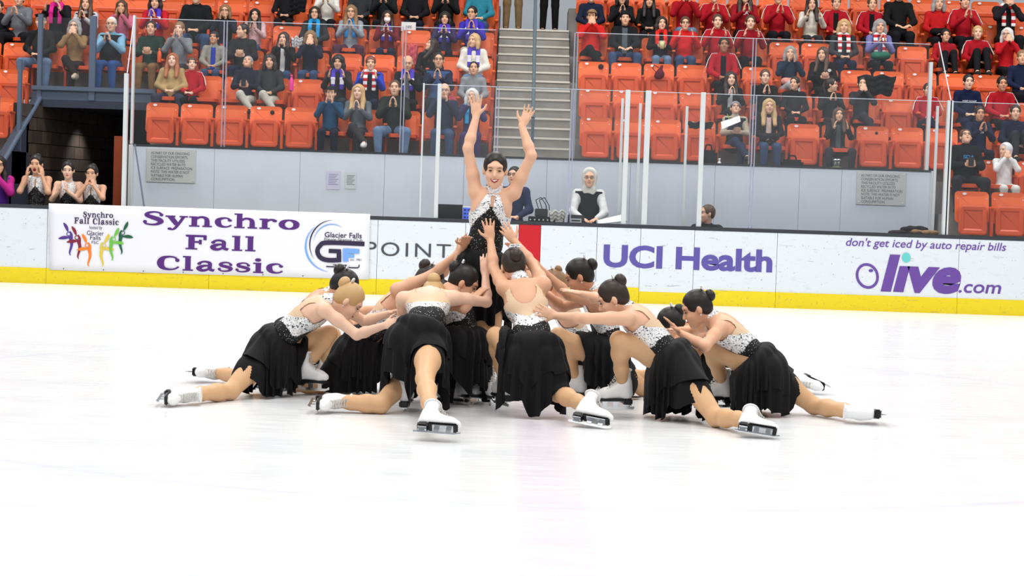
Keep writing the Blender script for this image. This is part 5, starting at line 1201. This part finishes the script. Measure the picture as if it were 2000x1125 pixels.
# ---- right block, front row
P('woman in a grey knit hat and beige sleeves writing on a pad', 1437, 212, 1, 'phone', 'cross', 0, 28, 'beanie', (150, 150, 152), (184, 172, 152), (40, 52, 78), ex=(('vest', (28, 34, 40)), 'glasses'))
P('blonde woman in black jacket over a pink top, hands together', 1502, 208, 1, 'lap', 'sit', 0, 4, 'long', 'blonde', (26, 26, 30), 'j', ex=(('shirt', (226, 196, 186)), ('blanket', (30, 26, 30))), shoe=(190, 190, 186))
P('woman with long brown hair in a dark parka clapping alone in the front row', 1638, 224, 1, 'apart', 'wide', 0, 4, 'long', 'brown', (34, 34, 38), (48, 46, 52), ex=(('shirt', (74, 84, 88)),))
# second row
P('woman with long dark hair in a black leather jacket clapping', 1427, 154, 2, 'clap', 'cross', 8, 4, 'long', 'dark', (24, 24, 26), (38, 38, 42), ex=(('shirt', (200, 200, 200)),), skin=4)
P('young man in a black shirt clapping beside the leather jacket woman', 1494, 150, 2, 'clap', 'sit', 0, 2, 'short', 'brown', (22, 22, 24), 'k', skin=4)
P('woman with dark ponytail in black turned left in the second row', 1552, 163, 2, 'lap', 'sit', -30, 4, 'pony', 'dark', (30, 30, 34), 'k')
P('woman in a black padded jacket turned to the right, smiling', 1624, 166, 2, 'clap', 'sit', 65, 4, 'pony', 'dark', (28, 28, 30), (40, 34, 36))
P('woman in dark grey covering her mouth with both hands', 1684, 164, 2, 'face', 'cross', -6, 4, 'pony', 'dark', (46, 46, 54), (44, 44, 54))
P('person in a red striped jacket half hidden by the right hand posts', 1812, 178, 2, 'lap', 'cross', 0, 4, 'pony', 'dark', 'r', 'n', ex=('stripes',))
# third row
P('girl with headband in a red striped track jacket in the third row', 1413, 101, 3, 'lap', 'sit', 0, 2, 'bun', 'black', 'r', 'k', skin=3, scale=.95, ex=('stripes', ('shirt', (24, 24, 26))))
P('grey haired woman in a navy jacket with plaid blanket on her lap', 1543, 104, 3, 'high', 'cross', -6, 4, 'bob', 'grey', (34, 50, 72), (186, 190, 194), ex=(('blanket', (220, 150, 140)),))
P('woman with very long brown hair in black looking left', 1607, 106, 3, 'phone', 'sit', -30, 2, 'long', 'brown', (24, 24, 26), 'k', heavy=.02, ex=(('logo', (214, 214, 216), .1),))
# fourth row
P('man in a red sweater and tan cap holding his hands to his mouth', 1156, 33, 4, 'face', 'cross', -8, 4, 'cap', (150, 120, 90), (210, 38, 34), 'k', heavy=.02, skin=1)
P('old man in a black beanie and black coat, hands apart', 1221, 36, 4, 'knees', 'wide', 0, 2, 'beanie', (24, 26, 30), (26, 27, 30), 'j', heavy=.02, ex=(('shirt', (84, 92, 98)),))
P('woman with dark bob in black holding a drink, bright red lanyard', 1292, 46, 4, 'phone', 'sit', 8, 4, 'bob', 'dark', (28, 28, 32), 'J', ex=(('scarf', (226, 50, 40)),))
P('woman with glasses in a bright red fleece clapping', 1338, 46, 4, 'apart', 'sit', 0, 2, 'pony', 'brown', (208, 32, 34), 'j', heavy=.02, ex=('glasses',))
P('skater girl in a red track jacket clapping beside the red fleece woman', 1401, 42, 4, 'apart', 'sit', 0, 2, 'bun', 'brown', 'r', 'k', ex=('stripes',), skin=4)
P('skater girl in a red track jacket with spread hands, behind the glass joint', 1465, 44, 4, 'apart', 'sit', 0, 2, 'bun', 'brown', (150, 22, 36), 'k', ex=('stripes',), skin=4)
P('blonde woman in a dark grey coat with red and white scarf', 1648, 52, 4, 'lap', 'sit', -8, 2, 'bob', 'blonde', (56, 58, 62), 'n', ex=(('scarf', 'rw'),))
P('woman with grey fringe in a lavender sweater with red and white scarf', 1718, 52, 4, 'clap', 'sit', 0, 4, 'bobfringe', 'grey', 'l', 'k', ex=(('scarf', 'rw'), ('blanket', (42, 110, 86))))
# fifth row
for x, y, arm, hair, hcx, top, pants, ex, lab in ((1155, -8, 'lap', 'short', 'dark', (30, 38, 60), 'k', (), 'person in navy cropped by the top, right beside the aisle'),
    (1215, -4, 'clap', 'bob', 'black', 'k', 'k', (), 'woman in black clapping behind the old man in the beanie'),
    (1268, 2, 'lap', 'long', 'black', (24, 24, 27), 'k', (), 'girl with long black hair in a black jacket behind the lanyard woman'),
    (1339, -14, 'high', 'short', 'dark', (172, 22, 34), 'J', (), 'man in a red jacket clapping with head cropped by the top'),
    (1395, -8, 'clap', 'bun', 'brown', 'r', 'k', ('stripes',), 'girl in a red striped track jacket cropped at the eyes'),
    (1455, -8, 'clap', 'long', 'dark', (160, 24, 38), 'k', (('letters', 'LA', (225, 220, 220), .14, .09),), 'woman in a dark red shirt with white letters clapping'),
    (1520, -6, 'clap', 'bun', 'brown', 'r', 'k', ('stripes',), 'girl in red striped track jacket clapping left of the white sweater'),
    (1585, 8, 'apart', 'long', 'dark', (224, 218, 204), 'c', (), 'woman with long dark hair in a white turtleneck sweater clapping'),
    (1633, 6, 'lap', 'bun', 'brown', 'r', 'k', ('stripes', ('shirt', (22, 22, 24))), 'girl in open red track jacket right of the white sweater'),
    (1703, 8, 'lap', 'bun', 'brown', 'r', 'k', ('stripes', ('shirt', (22, 22, 24))), 'girl in open red track jacket behind the lavender sweater woman'),
    (1757, -22, 'knees', 'short', 'dark', (24, 24, 26), 'k', (), 'man in black with clasped hands cropped by the picture top'),
    (1833, 6, 'lap', 'bob', 'grey', (196, 30, 34), 'k', (('blanket', (20, 20, 22)),), 'grey haired woman in red with a black coat over her lap'),
    (1884, 2, 'clap', 'pony', 'dark', 'r', 'k', ('stripes',), 'young man in a red striped track jacket clapping in the fifth row'),
    (1968, -6, 'face', 'short', 'black', (30, 30, 34), 'k', (('scarf', 'rw'),), 'man in black with red scarf, hands clasped at his mouth')):
    P(lab, x, y, 5, arm, 'sit', 0, 2, hair, hcx, top, pants, ex=ex, skin=1 if hcx == 'black' else 0)
# far right
P('girl with knees drawn up beside the slanting screen edge', 1847, 70, 4, 'lap', 'up', 0, 8, 'pony', 'black', (170, 30, 40), 'k', skin=1, shoe=(30, 30, 32))
P('fair haired girl in a red track jacket with knees drawn up', 1909, 64, 4, 'lap', 'up', -6, 2, 'bun', 'blonde', 'r', 'k', ex=('stripes',), skin=4)
P('woman with white bob in a red sweater, hand to her face', 1967, 68, 4, 'face', 'sit', -30, 4, 'bob', 'white', (192, 26, 36), 'k', ex=('glasses',))
P('boy in navy at the right edge of the picture, third row', 1996, 112, 3, 'lap', 'sit', -10, 6, 'boy', 'light', (28, 36, 66), 'k')
P('girl in a navy hooded sweatshirt with white lettering in the second row', 1891, 160, 2, 'lap', 'sit', 0, 2, 'bun', 'black', (24, 32, 66), 'n', skin=4, ex=(('letters', 'WEST COAST', (220, 222, 226), .24, .035),), lip=M_LIPRED)
P('girl with headband in a red track jacket at the right, second row', 1957, 164, 2, 'lap', 'sit', 0, 2, 'bun', 'black', 'r', 'k', skin=2, ex=('stripes',))
P('girl in a navy lettered sweatshirt clapping in the front row, far right', 1913, 222, 1, 'clap', 'sit', 0, 2, 'bun', 'black', (24, 32, 62), 'N', skin=2, ex=(('letters', 'WEST', (220, 222, 226), .2, .04),))
P('girl in navy with one knee raised at the right picture edge', 1983, 220, 1, 'lap', 'up', -10, 4, 'pony', 'dark', (24, 30, 56), (38, 40, 44))
P('bearded man in a black sweatshirt and shorts bent over his phone', 1888, 268, 0, 'phone', 'wide', 0, 30, 'short', 'brown', (22, 22, 25), (40, 40, 44), heavy=.03, ex=('phone', 'glasses', ('letters', 'SDA', (70, 150, 210), .17, .075)))
P('small child in a white hooded jacket eating, turned to the left', 1962, 322, 0, 'face', 'sit', -60, 4, 'hood', (228, 228, 228), (226, 226, 226), 'w', scale=.80)
# standing on the upper walkway
P('person in khaki trousers standing at the head of the aisle steps', 1005, -96, 6, 'lap', 'stand', 0, 0, 'short', 'brown', (90, 96, 104), (132, 108, 76), floor=LZ+.01, Y=33.0, scale=1.0, group='people on the upper walkway')
P('person in black leggings standing at the head of the aisle steps', 1077, -96, 6, 'lap', 'stand', 0, 0, 'long', 'dark', (50, 50, 56), (20, 20, 22), floor=LZ+.01, Y=33.0, scale=.98, group='people on the upper walkway')
# officials in the boxes
P('woman in a navy jacket with dark ponytail behind the standing skater', 1004, 345, 1, 'lap', 'sit', -20, 8, 'pony', 'black', (44, 54, 84), 'n', ex=('glasses',), floor=.45, Y=27.25, scale=1.05, group='officials behind the boards')
P('official in a white hood and black vest sitting behind the boards', 1151, 356, 1, 'knees', 'sit', -4, 4, 'hood', (226, 224, 216), (224, 224, 224), 'k', ex=(('vest', (34, 38, 44)), 'glasses'), floor=.45, Y=27.2, scale=1.05, group='officials behind the boards')
P('man in a dark hooded jacket looking left low behind the boards', 1381, 412, 1, 'lap', 'sit', -70, 4, 'crop', 'brown', (46, 48, 52), 'k', floor=0.0, Y=27.3, scale=1.05, group='officials behind the boards')
for nm, y in (('stool', 1),):
    for x, Y0, z0, who in ((XY(1004, 27.3, 1), 27.33, .45, 'woman in navy'), (XY(1151, 27.25, 1), 27.28, .45, 'hooded official'), (XY(1381, 27.4, 1), 27.38, 0, 'man in the dark jacket')):
        o = empty('stool', (x, Y0, z0), 'plain dark stool under the %s behind the boards' % who, 'stool', 'stools behind the boards')
        box_obj('stool_seat', (-.19, .19, -.17, .17, .40, .44), M_CAP, o, .01)
        for a in (-1, 1):
            for b in (-1, 1): bar_obj('leg', [(a*.16, b*.14, .4), (a*.18, b*.16, 0)], .014, M_ALU, o)
# ------------------------------------------------------------------ team mates in the tunnel mouth
def mate(label, px_, py_, arm, yaw, skin, Y=26.75, mouth=False):
    J, hm, mb, mt, ml, msh = body_parts(arm, 'stand', yaw, -4, -.012)
    c = atY(px_, py_, Y); sc_ = (c.z)/hm.translation.z; sc_ = min(max(sc_, .9), 1.06)
    root = empty('person', (c.x-hm.translation.x*sc_, Y, c.z-hm.translation.z*sc_ if False else 0), label, 'person', 'team mates cheering in the tunnel'); root.scale = (sc_,)*3
    put('body', mb, root, SKIN[skin])
    s = Sdf(); torso_prims(s, J, -.012, .004); v, f = s.mesh(.011); cen = v[f].mean(axis=1); z = cen[:, 2]-J['waist'].z; al = np.abs(cen[:, 0]); fr = cen[:, 1] < 0
    edge = .20-al*1.1; sil = fr & (z > edge) & (z < .34) & (al < .15-.28*np.clip(z-.14, 0, 1)) & ~((al < .012) & (z < .3)); blk = ~sil & (z < np.where(fr, edge, .1))
    split_local(v, f, sil, 'crystal_bodice', M_SILVER, root); split_local(v, f, blk, 'leotard', M_SPARK, root)
    s = Sdf(); n = J['neck']; s.cone(V3(0, n.y, n.z-.01), V3(0, n.y-.01, n.z+.03), .062, .058, .01); v, f = s.mesh(.011); put('collar', mesh_np('collar', v, f, M_SILVER), root)
    bm = bmesh.new(); N = 36; rings = []
    for i in range(8):
        t = i/7; z = .96-.42*t; rings.append([bm.verts.new(((.15+.12*t)*math.cos(a)*(1+.05*t*math.sin(9*a)), (.12+.1*t)*math.sin(a)*(1+.05*t*math.sin(9*a)), z)) for a in [2*math.pi*j/N for j in range(N)]])
    for a, b in zip(rings, rings[1:]):
        for j in range(N): bm.faces.new((a[j], b[j], b[(j+1) % N], a[(j+1) % N]))
    bm_obj('skirt', bm, M_CHIF, root, smooth=True)
    for i in (0, 1):
        k = put('skate', SK[0], root, None, Matrix.Translation(J['an%d' % i]+Vector((0, 0, .06))) @ Matrix.Rotation(-math.pi/2, 4, 'Z'))
        for nm, me in zip(('sole', 'blade', 'laces', 'cuff'), SK[1:]): put(nm, me, k)
    put('hair', hair_mesh('bun'), root, HAIR['black'], hm); face_parts(root, hm, M_LIPRED, HAIR['dark'])
    if mouth:
        bm = bmesh.new(); bmesh.ops.create_uvsphere(bm, u_segments=12, v_segments=8, radius=.02); o = bm_obj('open_mouth', bm, mat('mouth_dark', lin(96, 16, 20), .5), root, smooth=True); o.matrix_local = hm @ Matrix.Translation((0, .082, -.062)) @ Matrix.Diagonal((1, .7, 1.2, 1))
    return root
def split_local(v, f, keep, name, m, parent):
    if keep.any():
        ff = f[keep]; u, inv = np.unique(ff, return_inverse=True); put(name, mesh_np(name, v[u], inv.reshape(ff.shape), m), parent)
ARMS['cup'] = ((.22, -.16, .82), (.11, -.14, 1.02), (-.1, .0, 1), (-.8, .5, 0))
ARMS['cupm'] = ((.22, -.18, .84), (.07, -.17, 1.0), (-.3, .1, 1), (-.7, .6, 0))
mate('team mate shouting through cupped hands, left of the tunnel trio', 73, 321, 'cup', 0, 1, mouth=True)
mate('team mate clapping in the middle of the tunnel trio', 135, 333, 'clap', 6, 4)
mate('team mate with hands over her mouth, right of the tunnel trio', 181, 339, 'cupm', 0, 1)
P('person in a pink and purple jacket cropped at the left edge behind the boards', -2, 346, 1, 'high', 'stand', 20, 0, 'long', 'black', (190, 44, 140), 'P', skin=1, ex=('glasses', ('vest', (90, 40, 140))), floor=0.0, Y=26.75, scale=1.0, group='team mates cheering in the tunnel')

# ------------------------------------------------------------------ small things
def lathe(name, prof, m, parent, n=14):
    bm = bmesh.new(); R_ = [[bm.verts.new((r*math.cos(2*math.pi*i/n), r*math.sin(2*math.pi*i/n), z)) for i in range(n)] for r, z in prof]
    for a, b in zip(R_, R_[1:]):
        for i in range(n): bm.faces.new((a[i], a[(i+1) % n], b[(i+1) % n], b[i]))
    bm.faces.new(R_[0][::-1]); bm.faces.new(R_[-1]); return bm_obj(name, bm, m, parent, smooth=True)
def bottle(px_, py_, Y, label, body, cap, h=.22, r=.034, floor=None):
    c = atY(px_, py_, Y); o = empty('bottle', (c.x, Y, c.z if floor is None else floor), label, 'bottle'); k = h/.22
    lathe('bottle_body', [(r*.95, 0), (r, .01*k), (r, .13*k), (r*.75, .165*k), (r*.42, .185*k), (r*.42, .195*k)], body, o); lathe('cap', [(r*.5, .195*k), (r*.5, .22*k)], cap, o)
    return o
M_CLR = mat('clear_plastic', (.72, .78, .82), .15, spec=.6); M_BLUECAP = mat('blue_label', lin(40, 80, 180), .4)
b = bottle(1405, 318, 28.32, 'clear water bottle with blue label beside the writing woman', M_CLR, M_WHITE, .24, floor=ROW1Z); lathe('label_band', [(.0352, .05), (.0352, .11)], M_BLUECAP, b)
bottle(569, 166, rowy(2)-.25, 'bright pink drink bottle beside the empty second row seat', mat('pink_plastic', lin(232, 60, 150), .3), mat('pink_plastic', (1, 1, 1)), .24, floor=rowz(2)+.61)
b = bottle(311, 122, rowy(3)-.38, 'bottle of orange drink held by the man in dark green', mat('orange_drink', lin(222, 84, 30), .3), mat('cap_orange', lin(214, 120, 40), .4), .22)
# white card held up in the fifth row, cloths and coats on seats
def drape_cloth(name, px_, py_, Y, w, h, col, label, cat, sag=.05, wob=.03, seed=1):
    c = atY(px_, py_, Y); o = empty(name, c, label, cat); rg = random.Random(seed); bm = bmesh.new(); n, m_ = 14, 12; G = []
    for i in range(n+1):
        row = []
        for j in range(m_+1):
            u, v = i/n-.5, j/m_-.5; e = 1-.25*(v+.5)*rg.uniform(.6, 1)
            row.append(bm.verts.new((u*w*e, -.10*(math.cos(u*math.pi))+wob*math.sin(u*23+seed)+wob*.5*math.sin(v*19+u*7), -v*h - sag*abs(u)*2 + wob*.6*math.sin(u*15+seed*2))))
        G.append(row)
    for i in range(n):
        for j in range(m_): bm.faces.new((G[i][j], G[i][j+1], G[i+1][j+1], G[i+1][j]))
    q = bm_obj('fabric', bm, cloth(*col), o, smooth=True); md = q.modifiers.new('s', 'SOLIDIFY'); md.thickness = .012; return o
drape_cloth('coat', 1712, 166, rowy(2)-.02, .62, .30, (26, 26, 28), 'black coat spread over the seats behind the woman covering her mouth', 'coat', .02, .03, 3)
drape_cloth('cloth', 806, 108, rowy(3)+.06, .17, .34, (216, 96, 108), 'pink and white cloth hanging over an empty third row seat', 'cloth', .0, .02, 2)
drape_cloth('cloth', 877, 195, rowy(1)+.12, .2, .12, (226, 96, 110), 'crumpled pink cloth on the seat back behind the front row', 'cloth', .02, .02, 5)
drape_cloth('plastic_bag', 580, 82, rowy(3)+.05, .22, .16, (214, 214, 216), 'white plastic bag on the third row seat', 'bag', .03, .03, 7)
drape_cloth('coat', 582, 8, rowy(4)+.08, .30, .26, (24, 24, 27), 'black garment hung over the fourth row seat', 'coat', .0, .02, 9)
drape_cloth('coat', 1368, 244, rowy(1)+.02, .40, .10, (34, 36, 40), 'dark scarf laid along the front row seat', 'scarf', .02, .02, 4)
o = empty('drawstring_bag', atY(1289, 140, rowy(3)+.02), 'maroon drawstring bag hung on a third row seat', 'bag')
s = Sdf(); s.ell((0, 0, -.04), I3, (.075, .045, .07), .02); s.cone((0, 0, .02), (.03, 0, .09), .035, .02, .03); s.ell((-.03, 0, -.07), I3, (.06, .04, .05), .03); v, f = s.mesh(.01); put('bag_body', mesh_np('bag_body', v, f, cloth(96, 26, 44)), o); bar_obj('cord', [(-.02, -.02, .06), (-.1, -.02, .1), (-.12, -.02, .05), (-.06, -.03, -.02)], .006, cloth(96, 26, 44), o)
c = atY(798, 52, rowy(4)+.25); o = empty('card', c, 'white card with dark printed letters above the fourth row', 'card'); box_obj('sheet', (-.12, .12, 0, .005, -.075, .075), mat('card_white', (.72, .74, .74), .6), o)
me, vv = text_mesh('ABE', .02); me.vertices.foreach_set('co', np.stack([vv[:, 0]*.06-.05, np.full(len(vv), -.004), vv[:, 1]*.05-.02], axis=1).ravel()); me.materials.clear(); me.materials.append(M_BLACK); put('lettering', me, o)
def soft_bag(name, px_, Y, z, w, d, h, col, label, strap=True):
    o = empty(name, (XY(px_, Y, z), Y, z), label, 'bag'); bm = bmesh.new(); box(bm, -w/2, w/2, -d/2, d/2, 0, h); bm_obj('bag_body', bm, cloth(*col), o, min(w, d, h)*.18)
    box_obj('pocket', (-w*.36, w*.36, -d/2-.02, -d/2+.01, h*.1, h*.6), cloth(*[max(c-6, 4) for c in col]), o, .008)
    if strap: bar_obj('handle', [(-w*.2, 0, h*.96), (-w*.14, 0, h*1.22), (w*.14, 0, h*1.22), (w*.2, 0, h*.96)], .012, cloth(*col), o)
    return o
soft_bag('bag', 1546, 28.4, ROW1Z, .32, .2, .26, (34, 32, 34), 'black bag on the floor beside the blonde woman in the front row')
soft_bag('backpack', 1382, 28.42, ROW1Z, .26, .2, .36, (24, 25, 28), 'black backpack on the floor left of the writing woman')
o = empty('tin', (XY(1634, 28.33, 2), 28.33, ROW1Z), 'dark tin with a yellow band at the feet of the lone woman', 'tin'); lathe('tin_body', [(.07, 0), (.07, .26)], mat('tin_dark', lin(40, 46, 40), .3), o); lathe('tin_band', [(.071, .10), (.071, .17)], mat('tin_yellow', lin(196, 200, 50), .4), o); lathe('lid', [(.072, .26), (.072, .285)], M_STEEL, o)
o = empty('cup', atY(1293, 88, rowy(4)-.40), 'clear cup of pale yellow drink in the hands of the lanyard woman', 'cup'); lathe('cup_body', [(.032, -.06), (.042, .06)], mat('lemonade', lin(206, 206, 150), .2), o); lathe('cup_rim', [(.044, .058), (.044, .066)], M_CLR, o)
o = empty('notepad', atY(1428, 235, rowy(1)-.36), 'white writing pad on the lap of the woman in beige sleeves', 'notepad'); bm = bmesh.new(); slab(bm, [(-.14, -.06, -.14), (.13, -.10, -.02), (.13, .06, .07), (-.14, .10, -.03)], .006, (0, 0, 1)); bm_obj('pages', bm, M_WHITE, o); bar_obj('pen', [(-.02, -.02, .0), (-.07, -.05, .09)], .005, mat('pen_green', lin(180, 210, 60), .4), o)
c = atY(1784, 453, BY+.3); o = empty('clothing_bundle', (c.x, BY+.3, 1.06), 'dark crumpled clothing with a tan striped end, lying behind the boards at right', 'clothing')
box_obj('ledge', (-.36, .36, -.16, .2, -.04, 0), M_CAP, o)
rg = random.Random(4)
for nm, x0, x1, col in (('dark_garment', -.30, .06, (52, 46, 50)), ('striped_garment', .02, .30, (150, 118, 84)), ('black_garment', -.12, .16, (30, 30, 34))):
    s = Sdf()
    for i in range(7):
        t = i/6; s.ell((x0+(x1-x0)*t, rg.uniform(-.05, .06)+(.04 if nm == 'black_garment' else 0), .035+(.05 if nm == 'black_garment' else 0)+rg.uniform(-.01, .02)), I3, (.06, .05, .035), .03)
    v, f = s.mesh(.012); put(nm, mesh_np(nm, v, f, cloth(*col)), o)

# equipment on the officials' table
tb_ = empty('table', (XY(1040, 26.75, 1), 26.72, 0), 'long dark table of the officials just behind the boards', 'table'); w0, w1 = XY(862, 26.75, 1)-tb_.location.x, XY(1236, 26.75, 1)-tb_.location.x
box_obj('table_top', (w0, w1, -.26, .22, 1.02, 1.06), M_CAP, tb_, .005)
for x in (w0+.08, w1-.08):
    for y in (-.2, .16): box_obj('leg', (x-.02, x+.02, y-.02, y+.02, 0 if x < w0 else .45, 1.02), M_ALU, tb_)
TZ = 1.06
o = empty('laptop', (XY(880, 26.72, 1.1), 26.72, TZ), 'open dark laptop on the table left of the standing skater', 'laptop'); box_obj('keyboard_base', (-.17, .17, -.12, .12, 0, .018), M_BLACK, o, .004)
bm = bmesh.new(); slab(bm, [(-.17, -.12, .02), (.17, -.12, .02), (.17, -.19, .22), (-.17, -.19, .22)], .01, (0, -.94, -.3)); bm_obj('screen_lid', bm, mat('laptop_lid', lin(42, 42, 46), .4), o)
o = empty('tablet', (XY(912, 26.6, 1.1), 26.6, TZ), 'small white tablet with a blue lit screen beside the laptop', 'tablet'); box_obj('case', (-.075, .075, 0, .02, 0, .20), M_WHITE, o, .006); box_obj('screen', (-.06, .06, -.003, 0, .02, .18), mat('screen_blue', lin(70, 100, 220), .3, emit=.6), o)
for i in range(2):
    for j in range(3): box_obj('screen_icon', (-.045+.05*i, -.015+.05*i, -.006, -.003, .035+.05*j, .06+.05*j), mat('screen_icon', lin(30, 40, 110), .3), o)
o = empty('mixer', (XY(1058, 26.66, 1.1), 26.66, TZ), 'black sound mixer with a smaller unit on top and loose cables', 'mixer'); box_obj('lower_unit', (-.19, .19, -.12, .12, 0, .09), M_BLACK, o, .008); box_obj('upper_unit', (-.10, .08, -.09, .09, .09, .20), mat('mixer_grey', lin(44, 44, 48), .5), o, .008)
for k_ in range(2): bar_obj('cable', [(-.05+.05*k_, .05, .2), (-.09+.05*k_, .1, .32), (-.02+.05*k_, .14, .36), (.06+.04*k_, .16, .25), (.08+.04*k_, .16, .02)], .006, M_BLACK, o)
for i in range(6): bm = bmesh.new(); bar(bm, (-.16+.06*i, -.125, .045), (-.16+.06*i, -.14, .045), .012, 8); bm_obj('knob', bm, M_ALU, o)
drape_cloth('plastic_bag', 1088, 421, 26.56, .24, .14, (206, 204, 196), 'crumpled pale plastic bag on the table beside the mixer', 'bag', .02, .03, 8)
o = empty('printer', (XY(1124, 26.58, 1.1), 26.58, TZ), 'small grey and black receipt printer in front of the hooded official', 'printer'); box_obj('housing', (-.12, .12, -.1, .1, 0, .13), mat('printer_dark', lin(52, 56, 62), .4), o, .012); box_obj('front_panel', (-.08, .08, -.108, -.1, .02, .08), mat('printer_light', lin(190, 194, 196), .4), o); box_obj('paper_slot', (-.06, .06, -.112, -.108, .045, .06), M_BLACK, o)
o = empty('binder', (XY(1196, 26.6, 1.1), 26.6, TZ), 'open pale binder propped on the table beside the hooded official', 'binder'); bm = bmesh.new(); slab(bm, [(-.22, -.1, .0), (.2, -.1, .06), (.2, .12, .16), (-.22, .12, .05)], .012, (0, 0, 1)); bm_obj('cover', bm, mat('binder_blue', lin(150, 168, 178), .5), o); bm = bmesh.new(); slab(bm, [(-.20, -.09, .013), (.17, -.09, .068), (.17, .10, .16), (-.20, .10, .06)], .006, (0, 0, 1)); bm_obj('pages', bm, M_WHITE, o)
